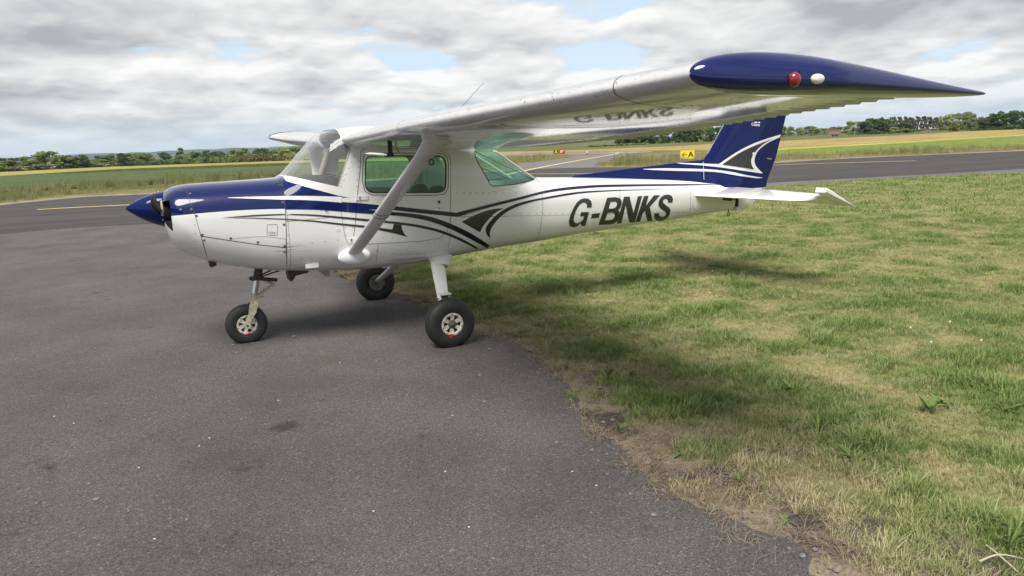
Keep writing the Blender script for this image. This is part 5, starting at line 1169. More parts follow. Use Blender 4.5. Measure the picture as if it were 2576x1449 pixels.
def gn_scatter(name, P, rot, scl, idx, dry, coll):
    me = bpy.data.meshes.new(name); me.vertices.add(len(P)); me.vertices.foreach_set('co', np.asarray(P, np.float32).ravel())
    a = me.attributes.new('rot', 'FLOAT_VECTOR', 'POINT'); a.data.foreach_set('vector', np.asarray(rot, np.float32).ravel())
    a = me.attributes.new('scl', 'FLOAT', 'POINT'); a.data.foreach_set('value', np.asarray(scl, np.float32))
    a = me.attributes.new('dry', 'FLOAT', 'POINT'); a.data.foreach_set('value', np.asarray(dry, np.float32))
    a = me.attributes.new('idx', 'INT', 'POINT'); a.data.foreach_set('value', np.asarray(idx, np.int32))
    o = bpy.data.objects.new(name, me); COL.objects.link(o); o['kind'] = 'stuff'
    ng = bpy.data.node_groups.new(name+'_nodes', 'GeometryNodeTree'); ng.interface.new_socket('Geometry', in_out='INPUT', socket_type='NodeSocketGeometry'); ng.interface.new_socket('Geometry', in_out='OUTPUT', socket_type='NodeSocketGeometry')
    N = ng.nodes.new; L = ng.links.new; gi = N('NodeGroupInput'); go = N('NodeGroupOutput'); ip = N('GeometryNodeInstanceOnPoints'); ci = N('GeometryNodeCollectionInfo')
    ci.inputs['Collection'].default_value = coll; ci.inputs['Separate Children'].default_value = True; ci.inputs['Reset Children'].default_value = True
    def na(nm, dt): n = N('GeometryNodeInputNamedAttribute'); n.data_type = dt; n.inputs['Name'].default_value = nm; return n.outputs['Attribute']
    er = N('FunctionNodeEulerToRotation'); L(na('rot', 'FLOAT_VECTOR'), er.inputs[0])
    L(gi.outputs[0], ip.inputs['Points']); L(ci.outputs[0], ip.inputs['Instance']); ip.inputs['Pick Instance'].default_value = True
    L(na('idx', 'INT'), ip.inputs['Instance Index']); L(er.outputs[0], ip.inputs['Rotation']); L(na('scl', 'FLOAT'), ip.inputs['Scale']); L(ip.outputs[0], go.inputs[0])
    md = o.modifiers.new('scatter', 'NODES'); md.node_group = ng
    return o
def in_view(P, pad=.14):
    d = P-CAM_C; z = d@CAM_D; u = .5+CAM_F*(d@CAM_R)/z/2576; v = .5-CAM_F*(d@CAM_U)/z/1449
    return (z > .3) & (u > -pad*2) & (u < np.where(z < 9, 1.75, 1+pad*2)) & (v > -.2) & (v < np.where(z < 9, 1.6, 1+pad*2))
def fnoise(x, y, s, seed, oct=3):
    return np.array([mnoise.fractal(Vector((a*s, b*s, seed)), 0.9, 2.0, oct) for a, b in zip(x, y)])
SHORT = sources('short_grass', [(16, .035, .040, .0032, .75, GRASSM, 1), (16, .040, .050, .0032, .8, GRASSM, 2), (14, .045, .034, .003, .95, GRASSM, 3), (18, .035, .058, .003, .6, GRASSM, 4), (10, .05, .03, .0028, 1.2, GRASSM, 5)])
FARG = sources('far_grass', [(16, .13, .050, .010, .8, GRASSM, 11), (16, .12, .06, .010, .8, GRASSM, 12), (14, .14, .045, .011, .95, GRASSM, 13)])
NPX = np.array([p[0] for p in NORTH]); NPY = np.array([p[1] for p in NORTH])
def lawn():
    bands = [(0, 5.5, 2000, SHORT, 'near'), (5.5, 9.5, 1100, SHORT, 'near'), (9.5, 17, 420, SHORT, 'near'), (17, 48, 60, FARG, 'far')]
    acc = {'near': [], 'far': []}
    for r0, r1, dens, src, key in bands:
        A = 0.5*(r1*r1-r0*r0)*R(118); n = int(A*dens); az = YAW + R(-48) + R(118)*RNG.random(n); rr = np.sqrt(r0*r0+(r1*r1-r0*r0)*RNG.random(n))
        x = CAM_C[0]+rr*np.sin(az); y = CAM_C[1]+rr*np.cos(az); P = np.stack([x, y, np.full(n, .004)], -1)
        k = in_view(P) & (x > edge_x(y)-.05) & (y < np.interp(x, NPX, NPY)-.02); P = P[k]; x, y = P[:, 0], P[:, 1]
        d = x-edge_x(y); big = fnoise(x, y, .55, 3.0); mid = fnoise(x, y, 1.7, 9.0); sm = fnoise(x, y, 5.0, 21.0, 2)
        wid = np.clip(.55+.35*np.clip((-y-2.0)/3, 0, 1), .3, .95)        # bare margin is wider towards the camera
        cover = np.clip(d/wid, 0, 1)**1.3 + .55*mid + .35*sm + .02
        cover = np.where(d > 1.3, cover+.30, cover)
        keep = RNG.random(len(P)) < np.clip(cover*1.5-.12, .015, 1)
        P, d, big, mid, sm = P[keep], d[keep], big[keep], mid[keep], sm[keep]
        dry = np.clip(.27 - .75*mid - .40*big + .25*sm + .55*np.clip(1-d/.55, 0, 1) + RNG.normal(0, .10, len(P)), 0, 1)
        lush = np.clip(.5+.9*mid+.4*sm, 0, 1)
        s = np.clip(.50+.75*lush+.9*np.clip(mid+.5*sm-.18, 0, 1)+RNG.normal(0, .15, len(P)), .35, 2.1)*np.clip(.6+d/1.2, .65, 1)
        acc[key].append((P, dry, s))
    for key, src, nm in (('near', SHORT, 'grass'), ('far', FARG, 'grass')):
        P = np.concatenate([a[0] for a in acc[key]]); dry = np.concatenate([a[1] for a in acc[key]]); s = np.concatenate([a[2] for a in acc[key]]); n = len(P)
        rot = np.stack([RNG.normal(0, .12, n), RNG.normal(0, .12, n), RNG.uniform(0, 6.28, n)], -1)
        o = gn_scatter(nm, P, rot, s, RNG.integers(0, len(src.objects), n), dry, src)
        tag(o, 'mown patchy green and straw-coloured grass beside the apron', 'grass')
        print('grass', key, n)
lawn()
LITM = blade_mat('straw_litter_blades', (.16, .125, .085), (.24, .19, .135), (.42, .345, .25))
LITTER = sources('straw_litter', [(9, .07, .05, .0026, 2.4, LITM, 51), (8, .08, .06, .0026, 2.8, LITM, 52), (10, .06, .04, .0024, 2.0, LITM, 53)])
def litter():
    n = 4800; y = RNG.uniform(-6.2, 3.5, n); d = np.where(RNG.random(n) < .7, RNG.normal(.10, .16, n), RNG.uniform(-.05, 1.1, n)); x = edge_x(y)+d; c = fnoise(x, y, 2.2, 33.0)+.5*fnoise(x, y, 7.0, 5.0, 2)
    k = (c > .0+np.clip(-d, 0, 1)*2.5) & in_view(np.stack([x, y, np.zeros(n)], -1)); x, y = x[k], y[k]; n = len(x)
    o = gn_scatter('straw_litter', np.stack([x, y, np.full(n, .008)], -1), np.stack([RNG.normal(0, .1, n), RNG.normal(0, .1, n), RNG.uniform(0, 6.28, n)], -1), RNG.uniform(.5, 1.25, n), RNG.integers(0, 3, n), np.clip(RNG.normal(.55, .3, n), .0, 1.0), LITTER)
    tag(o, 'dead straw and grass litter along the crumbling asphalt edge', 'litter')
litter()
TALL = sources('tall_grass', [(22, .16, .42, .010, .45, TALLM, 31), (24, .18, .55, .010, .5, TALLM, 32), (18, .20, .34, .012, .7, TALLM, 33), (20, .14, .62, .009, .35, TALLM, 34)])
def verge_grass():
    FX = np.array([p[0] for p in FAR]); FY = np.array([p[1] for p in FAR]); n = 34000
    az = YAW + R(-48) + R(96)*RNG.random(n); rr = np.sqrt(30**2+(85**2-30**2)*RNG.random(n)**1.4); x = CAM_C[0]+rr*np.sin(az); y = CAM_C[1]+rr*np.cos(az)
    d = y-np.interp(x, FX, FY)
    br = [gp(p)[:2] for p in ((1290, 424), (1297, 412), (1400, 399), (1493, 388), (1600, 383), (1577, 395), (1540, 405), (1508, 413), (1496, 420))]
    k = (d > 2.0) & ~inside(np.array(br), x, y)
    crop_near = np.array([gp(p)[:2] for p in ((-160, 496), (0, 482), (190, 465), (380, 452), (700, 436), (1000, 422))]); cy = np.interp(x, crop_near[:, 0], crop_near[:, 1])
    k &= ~((x < 12) & (y > cy+1.0)) & ~((x < 12) & (y > cy-.5) & (RNG.random(n) < .5))
    lm = np.array([gp(p)[:2] for p in ((1850, 395), (1950, 391.5), (2050, 389), (2250, 382), (2576, 369), (2700, 362))]); k &= ~((x > lm[0, 0]) & (y > np.interp(x, lm[:, 0], lm[:, 1])))
    k &= y < 66
    x, y, d = x[k], y[k], d[k]; mid = fnoise(x, y, .22, 4.0); keep = RNG.random(len(x)) < np.clip(.75+.8*mid, .1, 1); x, y, d, mid = x[keep], y[keep], d[keep], mid[keep]; n = len(x)
    z = np.array([terrain(a, b) for a, b in zip(x, y)])
    dry = np.clip(.42-.6*mid+.5*np.clip(1-(d-2)/2.5, 0, 1)+RNG.normal(0, .15, n) + np.where(x > 14, .12, -.10), 0, 1); s = np.clip(.75+.5*mid+RNG.normal(0, .15, n), .35, 1.4)*np.clip(.35+(d-2)/4, .35, 1)
    o = gn_scatter('tall_grass', np.stack([x, y, z], -1), np.stack([RNG.normal(0, .08, n), RNG.normal(0, .08, n), RNG.uniform(0, 6.28, n)], -1), s, RNG.integers(0, 4, n), dry, TALL)
    tag(o, 'tall seeding grass and weeds along the far side of the taxiway', 'grass'); print('tall', n)
verge_grass()
# ------------------------------------------------------------------ trees
def leaf_mat(name, a, b, flower=None):
    mt, nt, bs = new_mat(name); L = nt.links.new
    g = nt.nodes.new('ShaderNodeNewGeometry'); oi = nt.nodes.new('ShaderNodeObjectInfo')
    m1 = nt.nodes.new('ShaderNodeMix'); m1.data_type = 'RGBA'; L(g.outputs['Random Per Island'], m1.inputs['Factor']); m1.inputs[6].default_value = (*a, 1); m1.inputs[7].default_value = (*b, 1)
    hv = nt.nodes.new('ShaderNodeHueSaturation'); mr = nt.nodes.new('ShaderNodeMapRange'); L(oi.outputs['Random'], mr.inputs['Value']); mr.inputs['To Min'].default_value = .95; mr.inputs['To Max'].default_value = 1.55; L(mr.outputs[0], hv.inputs['Value']); L(m1.outputs[2], hv.inputs['Color'])
    col = hv.outputs[0]
    if flower:
        th = nt.nodes.new('ShaderNodeMath'); th.operation = 'GREATER_THAN'; th.inputs[1].default_value = 1-flower[1]; 
        ml = nt.nodes.new('ShaderNodeMath'); ml.operation = 'FRACT'; m7 = nt.nodes.new('ShaderNodeMath'); m7.operation = 'MULTIPLY'; m7.inputs[1].default_value = 37.7; L(g.outputs['Random Per Island'], m7.inputs[0]); L(m7.outputs[0], ml.inputs[0]); L(ml.outputs[0], th.inputs[0])
        mf = nt.nodes.new('ShaderNodeMix'); mf.data_type = 'RGBA'; L(th.outputs[0], mf.inputs['Factor']); L(col, mf.inputs[6]); mf.inputs[7].default_value = (*flower[0], 1); col = mf.outputs[2]
    L(col, bs.inputs['Base Color']); bs.inputs['Roughness'].default_value = .75; bs.inputs['Specular IOR Level'].default_value = .15
    tr = nt.nodes.new('ShaderNodeBsdfTranslucent'); L(col, tr.inputs['Color']); ms = nt.nodes.new('ShaderNodeMixShader'); ms.inputs[0].default_value = .25
    L(bs.outputs[0], ms.inputs[1]); L(tr.outputs[0], ms.inputs[2]); L(ms.outputs[0], nt.nodes['Material Output'].inputs['Surface']); return mt
LEAF = {'mid': leaf_mat('leaf_mid', (.110, .150, .050), (.200, .240, .090)), 'dark': leaf_mat('leaf_dark', (.045, .080, .034), (.090, .130, .052)), 'pale': leaf_mat('leaf_pale', (.17, .20, .085), (.28, .30, .14)),
        'bronze': leaf_mat('leaf_bronze', (.125, .125, .055), (.19, .175, .085)), 'elder': leaf_mat('leaf_elder', (.10, .125, .045), (.165, .18, .075), ((.60, .54, .34), .42)),
        'pine': leaf_mat('leaf_pine', (.05, .065, .035), (.10, .105, .06)), 'bare': leaf_mat('leaf_bare', (.105, .088, .062), (.16, .135, .095))}
BARK = pm('bark', (.10, .078, .060), .9, var=.3, vscale=3)
def crown_mesh(name, kind, seed, lobes, n, z0=.12, leaf=.05, shape='round'):
    r = np.random.default_rng(seed); V = []; F = []; C = []
    for i in range(lobes):
        a = r.uniform(0, 6.283); t = r.random()
        if shape == 'round': z = .10+.74*t**1.1; rad = .36*math.sqrt(max(.05, 1-((z-.36)/.62)**2)); q = rad*r.random()**.45; s = r.uniform(.13, .22)
        elif shape == 'pine': z = .22+.70*t; rad = .26*(1.1-.7*t); q = rad*math.sqrt(r.random()); s = r.uniform(.09, .16)
        elif shape == 'spread': z = z0+.10+(.72-z0)*t; rad = .46*math.sqrt(max(.08, 1-((z-.38)/.60)**2)); q = rad*r.random()**.45; s = r.uniform(.10, .17)
        elif shape == 'cone': z = z0+.08+(.82-z0)*t; rad = .40*(1.05-z)**.8; q = rad*r.random()**.5; s = r.uniform(.08, .16)
        elif shape == 'bush': z = .16+.60*t; rad = .42*math.sqrt(max(.05, 1-(z/.95)**2)); q = rad*math.sqrt(r.random()); s = r.uniform(.15, .24)
        C.append((q*math.cos(a), q*math.sin(a), z, s))
    w = np.array([c[3]**2 for c in C]); w /= w.sum()
    for i in range(n):
        c = C[r.choice(lobes, p=w)]; d = r.normal(0, 1, 3); d /= np.linalg.norm(d); d[2] = abs(d[2])*.9 if r.random() < .62 else d[2]
        rr = c[3]*r.random()**.35; p = np.array(c[:3]) + d*rr*np.array([1, 1, .82])
        nn = d+r.normal(0, .5, 3); nn /= np.linalg.norm(nn); u = np.cross(nn, r.normal(0, 1, 3)); u /= np.linalg.norm(u); v = np.cross(nn, u); s = leaf*r.uniform(.5, 1.2); b = len(V)
        k = r.uniform(.5, .9); V += [p-u*s, p-v*s*k, p+u*s*r.uniform(.8, 1.2), p+v*s*k]; F.append((b, b+1, b+2, b+3))
    me = bpy.data.meshes.new(name); me.from_pydata([tuple(q) for q in V], [], F); me.materials.append(LEAF[kind]); return me
def trunk_mesh(seed, top=.55, r0=.028):
    r = np.random.default_rng(seed); g = MB(); g.tube([(0, 0, -.02), (.004, .003, .15), (r.normal(0, .015), r.normal(0, .015), top)], [r0*1.2, r0*.85, r0*.4], 7)
    for i in range(5):
        z = r.uniform(.18, top*.9); a = r.uniform(0, 6.283); l = r.uniform(.15, .28); g.tube([(0, 0, z), (l*.6*math.cos(a), l*.6*math.sin(a), z+l*.5), (l*math.cos(a), l*math.sin(a), z+l)], [r0*.45, r0*.3, r0*.12], 5)
    me = bpy.data.meshes.new('trunk'); me.from_pydata(g.v, [], g.f); me.materials.append(BARK); me.polygons.foreach_set('use_smooth', [True]*len(me.polygons)); return me
TRUNKS = [trunk_mesh(i) for i in range(3)]; PTRUNK = trunk_mesh(9, .92, .018)
LIB = {}
def get_crown(kind, shape, k):
    key = (kind, shape, k)
    if key not in LIB: LIB[key] = crown_mesh('crown', kind, 100+k*17+hash(kind+shape) % 7*0+sum(map(ord, kind+shape)), {'pine': 9, 'bush': 12, 'spread': 26, 'cone': 22}.get(shape, 18), {'pine': 900, 'bush': 1300}.get(shape, 2400), leaf={'pine': .055, 'bush': .062}.get(shape, .042), shape=shape)
    return LIB[key]
TREE_N = [0]
def tree(px, top, wpx, dist, kind, shape, label, group, name='tree'):
    P = at_depth((px, top), dist); z0 = terrain(P[0], P[1])-.15; h = max(1.0, P[2]-z0); dep = (P-CAM_C)@CAM_D; w = wpx*dep/CAM_F
    t = thing(name, label, 'bush' if name in ('bush', 'hedge') else 'tree', (P[0], P[1], z0), group); i = TREE_N[0]; TREE_N[0] += 1
    rz = RNG.uniform(0, 6.28)
    def put(nm, me):
        o = bpy.data.objects.new(nm, me); COL.objects.link(o); o.parent = t; o.scale = (w*1.05, w*1.05, h*1.03); o.rotation_euler.z = rz
    put('crown', get_crown(kind, shape, i % 3))
    if shape == 'pine': put('trunk', PTRUNK)
    elif shape != 'bush': put('trunk', TRUNKS[i % 3])
    else: put('stem', TRUNKS[i % 3])
    return t
def f7(x): return .2976*x
def g7(y): return 223.6+.2976*y
HG = 'trees of the hedgerow beyond the crop field'
left = [  # crop7 x, top y, width, kind, shape, extra distance
    (-60, 610, 200, 'mid', 'round', 0), (60, 598, 170, 'mid', 'round', 10), (150, 636, 90, 'elder', 'bush', -12), (105, 650, 80, 'bronze', 'bush', -8), (225, 645, 85, 'bronze', 'bush', -10), (250, 600, 130, 'mid', 'round', 12), (365, 513, 205, 'mid', 'spread', 8), (310, 622, 110, 'mid', 'bush', -6), (400, 620, 120, 'pale', 'bush', -4), (462, 630, 90, 'elder', 'bush', -14),
    (540, 566, 215, 'mid', 'round', 0), (640, 640, 80, 'elder', 'bush', -12), (690, 588, 110, 'dark', 'round', 14), (745, 610, 115, 'mid', 'bush', -6), (800, 590, 90, 'pale', 'round', 30), (878, 562, 130, 'dark', 'round', 12), (880, 592, 130, 'mid', 'round', 0), (862, 615, 90, 'elder', 'bush', -12), (975, 622, 90, 'elder', 'bush', -12), (1010, 600, 120, 'mid', 'bush', 0),
    (1130, 538, 225, 'mid', 'round', 6), (1100, 562, 200, 'bronze', 'round', -6), (1230, 556, 140, 'mid', 'round', 2), (1325, 612, 85, 'elder', 'bush', -12), (1290, 590, 110, 'mid', 'round', 25), (1405, 595, 130, 'bronze', 'bush', -8), (1520, 500, 112, 'dark', 'cone', 20), (1525, 543, 165, 'mid', 'round', 0), (1520, 592, 90, 'bronze', 'bush', -12), (1620, 600, 90, 'pale', 'bush', -12), (1655, 535, 135, 'dark', 'round', 4), (1600, 565, 110, 'mid', 'round', 16),
    (1745, 570, 110, 'mid', 'round', 12), (1812, 533, 165, 'dark', 'round', 4), (1812, 582, 78, 'elder', 'bush', -14), (1885, 580, 80, 'elder', 'bush', -6), (1930, 590, 100, 'bronze', 'bush', -8), (1985, 550, 150, 'pale', 'round', 0), (2045, 515, 130, 'pale', 'round', 6), (2120, 550, 160, 'pale', 'round', 0), (2185, 595, 90, 'bronze', 'bush', -8), (2160, 520, 110, 'dark', 'round', 60), (2250, 525, 130, 'dark', 'round', 50), (2310, 550, 110, 'mid', 'round', 10),
    (2272, 565, 95, 'bronze', 'round', -6), (2330, 565, 80, 'bronze', 'round', -6), (2430, 493, 190, 'pale', 'round', 0), (2530, 485, 200, 'mid', 'round', 4), (2640, 505, 180, 'pale', 'round', 0), (2780, 520, 200, 'mid', 'round', 0), (2900, 500, 180, 'dark', 'round', 6), (3040, 520, 200, 'mid', 'round', 0)]
LAB = {('mid', 'round'): 'mid green rounded tree in the hedgerow beyond the crop', ('mid', 'bush'): 'small mid green bush at the foot of the hedgerow', ('elder', 'bush'): 'bush covered in cream blossom at the foot of the hedgerow', ('bronze', 'bush'): 'small brownish bush at the foot of the hedgerow', ('mid', 'spread'): 'tall broad green tree standing above the hedgerow over the crop', ('pale', 'bush'): 'small pale green bush in the hedgerow', ('pale', 'round'): 'pale yellow-green tree in the hedgerow beyond the crop', ('dark', 'round'): 'dark green rounded tree in the hedgerow beyond the crop', ('bronze', 'round'): 'brownish green tree in the hedgerow beyond the crop', ('dark', 'cone'): 'tall dark tiered tree rising above the hedgerow'}
CN = {'mid': 'mid green', 'dark': 'dark green', 'pale': 'pale yellow-green', 'bronze': 'brownish', 'elder': 'cream-blossomed'}
def describe(i):
    x, y, w, kd, sh, ex = left[i]
    if sh in ('spread', 'cone'): return LAB[(kd, sh)]
    big = 'broad' if w > 170 else 'large' if w > 140 else 'medium' if w > 105 else 'small'; noun = 'bush' if sh == 'bush' else 'tree'
    o = min((j for j in range(len(left)) if j != i and (left[j][3], left[j][4]) != (kd, sh)), key=lambda j: abs(left[j][0]-x)); a = left[o]
    nb = {'spread': 'the tall broad tree', 'cone': 'the tall dark tiered tree'}.get(a[4], 'a ' + CN[a[3]] + (' bush' if a[4] == 'bush' else ' tree'))
    return '%s %s hedgerow %s beyond the crop, %s %s' % (big, CN[kd], noun, 'behind' if a[5] < ex-8 else 'in front of' if a[5] > ex+8 else 'beside', nb)
for i_, (x, y, w, kd, sh, ex) in enumerate(left):
    _q = gp((f7(x), float(np.interp(f7(x), [-30, 0, 300, 732, 950], [434.2, 433, 418, 404, 398.5])))); _q = math.hypot(_q[0]-CAM_C[0], _q[1]-CAM_C[1]); tree(f7(x), g7(y), .2976*w*1.30, _q+10+ex*.5, kd, sh, describe(i_), HG, 'bush' if sh == 'bush' else 'tree')
# a second, farther row that closes the skyline on the left
for i in range(26):
    px = -30+i*34+RNG.uniform(-8, 8); tree(px, 402-.034*px-RNG.uniform(2, 8), RNG.uniform(26, 44), RNG.uniform(480, 600), 'dark' if i % 3 else 'mid', 'round', 'low distant tree showing behind the hedgerow', 'distant trees behind the hedgerow')
# wood behind the fin
for i in range(22):
    px = 1560+i*13+RNG.uniform(-4, 4); tp = 346-.028*(px-1560)*1.0-RNG.uniform(-1, 7)-np.interp(px, [1560, 1640, 1720, 1840], [-3, 6, 16, 20]); tree(px, tp, RNG.uniform(26, 42), 330+RNG.uniform(-14, 26), 'dark' if i % 4 else 'mid', 'round' if i % 5 else 'spread', 'dark green tree in the dense wood beyond the straw field' if i % 4 else 'lighter green tree in the dense wood beyond the straw field', 'trees of the wood beyond the straw field')
for i in range(12):
    px = 1490+i*12; tree(px, 366-.034*(px-1490)-RNG.uniform(0, 3), RNG.uniform(16, 26), 300+RNG.uniform(-8, 8), ('mid', 'pale', 'elder')[i % 3], 'bush', ('low green bush at the edge of the wood', 'low pale bush at the edge of the wood', 'low flowering bush at the edge of the wood')[i % 3], 'bushes at the edge of the wood', 'bush')
def f8(x): return 1852.8+.2808*x
def g8(y): return 242.8+.2808*y
right = [(430, 262, 90, 'mid', 'round', 620), (490, 264, 90, 'mid', 'round', 640), (560, 276, 90, 'mid', 'round', 700), (600, 272, 90, 'pale', 'round', 760), (650, 262, 110, 'mid', 'round', 720), (700, 264, 100, 'mid', 'round', 740), (760, 282, 90, 'pale', 'round', 780), (820, 280, 90, 'mid', 'round', 820), (870, 270, 80, 'dark', 'round', 860), (930, 266, 110, 'mid', 'round', 800), (990, 262, 80, 'mid', 'round', 780)]
for a in right: tree(f8(a[0]), g8(a[1]), .2808*a[2]*1.15, a[5], a[3], a[4], 'small far tree on the ridge behind the rusty trailer', 'far trees behind the trailer')
tree(f8(1048), g8(204), .2808*140, 430, 'pale', 'spread', 'pale round tree with open crown left of the dark oaks', None)
for a in [(1150, 225, 130), (1195, 193, 170), (1255, 205, 120), (1320, 213, 140), (1355, 240, 90)]: tree(f8(a[0]), g8(a[1]), .2808*a[2]*1.15, 375+RNG.uniform(-6, 6), 'dark', 'round', 'dark green oak in the clump beside the rusty trailer', 'dark oaks beside the trailer')
for a in [(1440, 242, 110), (1500, 228, 130), (1545, 245, 90)]: tree(f8(a[0]), g8(a[1]), .2808*a[2]*1.1, 440, 'dark', 'round', 'dark green tree in front of the pines', 'dark trees in front of the pines')
for a, kd in (((1420, 270, 90), 'pale'), ((1500, 276, 110), 'mid'), ((1545, 288, 60), 'mid')): tree(f8(a[0]), g8(a[1]), .2808*a[2]*1.1, 372, kd, 'bush', 'pale bush below the pines at the field edge' if kd == 'pale' else 'green bush below the pines at the field edge', None if kd == 'pale' else 'green bushes below the pines', 'bush')
for i, x in enumerate(np.linspace(1268, 1835, 32)): tree(f8(x), g8(184+RNG.uniform(-6, 12)+(12 if x < 1360 else 0)), .2808*RNG.uniform(55, 85), 640+RNG.uniform(-25, 25), 'pine' if i % 3 else 'bare', 'pine', 'thin tall pine in the row behind the oaks' if i % 3 else 'thin half-bare pine in the row behind the oaks', 'row of tall pines', 'pine_tree')
for a in [(1880, 172, 120), (1930, 152, 130), (2010, 150, 120), (2070, 135, 150), (2120, 150, 90)]: tree(f8(a[0]), g8(a[1]), .2808*a[2]*1.15, 560, 'pale', 'round', 'large pale green tree between the pines and the dark oaks', 'pale trees beyond the pasture')
for a in [(1960, 190, 120), (2030, 205, 120), (2100, 200, 120)]: tree(f8(a[0]), g8(a[1]), .2808*a[2], 520, 'mid', 'bush', 'rounded green bush below the pale trees', 'bushes below the pale trees', 'bush')
for i, x in enumerate(np.linspace(2130, 2290, 8)): tree(f8(x), g8(168+RNG.uniform(-6, 8)), .2808*60, 620, 'bare', 'spread', 'bare brownish tree behind the dark oaks', 'bare trees behind the oaks')
tree(f8(1955), g8(232), .2808*90, 385, 'bronze', 'round', 'lone small tree standing at the pasture hedge', None)
for a in [(2215, 215, 110), (2280, 178, 150), (2340, 145, 150), (2410, 112, 190), (2490, 122, 170), (2560, 128, 170), (2640, 140, 170), (2730, 170, 160)]: tree(f8(a[0]), g8(a[1]), .2808*a[2]*1.15, 372+RNG.uniform(-8, 8), 'dark', 'round' if a[0] != 2410 else 'spread', 'large dark oak at the edge of the straw field', 'large dark oaks at the field edge')
# hedges: long low rows of leaves
def hedge(pxs, label, dist, h, kind):
    A = at_depth(pxs[0], dist); B = at_depth(pxs[1], dist*1.0); A[2] = terrain(*A[:2])-.1; B[2] = terrain(*B[:2])-.1
    t = thing('hedge', label, 'hedge', tuple(A)); d = B-A; l = np.linalg.norm(d[:2]); r = np.random.default_rng(int(pxs[0][0])); n = int(l*18); V = []; F = []
    for i in range(n):
        s = r.random(); p = d*s + np.array([r.normal(0, .6), r.normal(0, .6), h*(r.random()**.7)*(.8+.25*math.sin(s*l*.7))]); nn = r.normal(0, 1, 3); nn /= np.linalg.norm(nn); u = np.cross(nn, r.normal(0, 1, 3)); u /= np.linalg.norm(u); v = np.cross(nn, u); q = r.uniform(.2, .45); b = len(V); V += [p-u*q, p-v*q*.7, p+u*q, p+v*q*.7]; F.append((b, b+1, b+2, b+3))
    me = bpy.data.meshes.new('hedge_leaves'); me.from_pydata([tuple(x) for x in V], [], F); me.materials.append(LEAF[kind]); o = bpy.data.objects.new('hedge_leaves', me); COL.objects.link(o); o.parent = t
hedge(((f8(1560), 0), (f8(2180), 0)), 'long trimmed hedge crossing the pasture below the pines', 480, 2.0, 'dark')
hedge(((f8(1070), 0), (f8(1560), 0)), 'low dark hedge under the clump of dark oaks', 366, 1.4, 'dark')
hedge(((f8(1625), 0), (f8(1830), 0)), 'short dark hedge beside the brown heap at the field edge', 362, 1.9, 'dark')
hedge(((f8(400), 0), (f8(830), 0)), 'thin green hedge line behind the rusty trailer', 520, 1.6, 'mid')
hedge(((f8(2180), 0), (f8(2620), 0)), 'low hedge along the foot of the large dark oaks', 362, 1.2, 'dark')

# the unbroken foot of the hedgerow beyond the crop
def hedgerow():
    bx_ = [-40, 0, 150, 300, 450, 600, 732, 950]; by = [434.6, 433, 425.5, 418, 413, 408.5, 404, 398.5]; Q = [gp((a, b)) for a, b in zip(bx_, by)]
    for i, (A, B) in enumerate(zip(Q, Q[1:])):
        A = A.copy(); B = B.copy(); A[1] += 6; B[1] += 6; A[2] = terrain(*A[:2])-.1; B[2] = terrain(*B[:2])-.1; d = B-A; l = np.linalg.norm(d[:2]); r = np.random.default_rng(40+i); n = int(l*30); V = []; F = []
        t = thing('hedge', ('long bushy green', 'brownish thorny', 'mixed green', 'dark ivy-green', 'low mid green', 'rusty brown-leaved', 'pale green')[i]+' stretch of tangled hedge under the trees beyond the crop', 'hedge', tuple(A), 'hedge stretches beyond the crop')
        for k in range(n):
            s_ = r.random(); hh = 3.4*(.75+.5*mnoise.noise(Vector((A[0]*.1+s_*l*.16, i*3.0, 0)))); p = d*s_+np.array([r.normal(0, 1.0), r.normal(0, 1.2), hh*r.random()**.7]); nn = r.normal(0, 1, 3); nn /= np.linalg.norm(nn); u = np.cross(nn, r.normal(0, 1, 3)); u /= np.linalg.norm(u); v = np.cross(nn, u); q = r.uniform(.3, .6); b = len(V); V += [p-u*q, p-v*q*.7, p+u*q, p+v*q*.7]; F.append((b, b+1, b+2, b+3))
        me = bpy.data.meshes.new('hedge_leaves'); me.from_pydata([tuple(x) for x in V], [], F); me.materials.append(LEAF[('mid', 'bronze', 'mid', 'dark', 'mid', 'bronze', 'pale')[i]]); o = bpy.data.objects.new('hedge_leaves', me); COL.objects.link(o); o.parent = t
hedgerow()
# far hills
def hills():
    V = []; n = 60
    for i in range(n):
        az = R(-14+i*.5); dd = 8200; h = 22+34*abs(mnoise.fractal(Vector((i*.09, 2.2, 0)), .9, 2, 4))+np.interp(i, [0, 22, 40, 59], [-12, 6, 22, 0]); x, y = CAM_C[0]+dd*math.sin(az), CAM_C[1]+dd*math.cos(az); x2, y2 = CAM_C[0]+(dd-900)*math.sin(az), CAM_C[1]+(dd-900)*math.cos(az); x3, y3 = CAM_C[0]+(dd+700)*math.sin(az), CAM_C[1]+(dd+700)*math.cos(az)
        V += [(x2, y2, -6), (x, y, h), (x3, y3, -6)]
    F = []
    for i in range(n-1): F += [(i*3, (i+1)*3, (i+1)*3+1, i*3+1), (i*3+1, (i+1)*3+1, (i+1)*3+2, i*3+2)]
    o = mesh_obj('hills', V, F, surf_mat('hill_woods', [(.3, (.04, .06, .035)), (.6, (.07, .09, .05)), (.75, (.12, .12, .07))], .002, 6)); o['kind'] = 'structure'
hills()

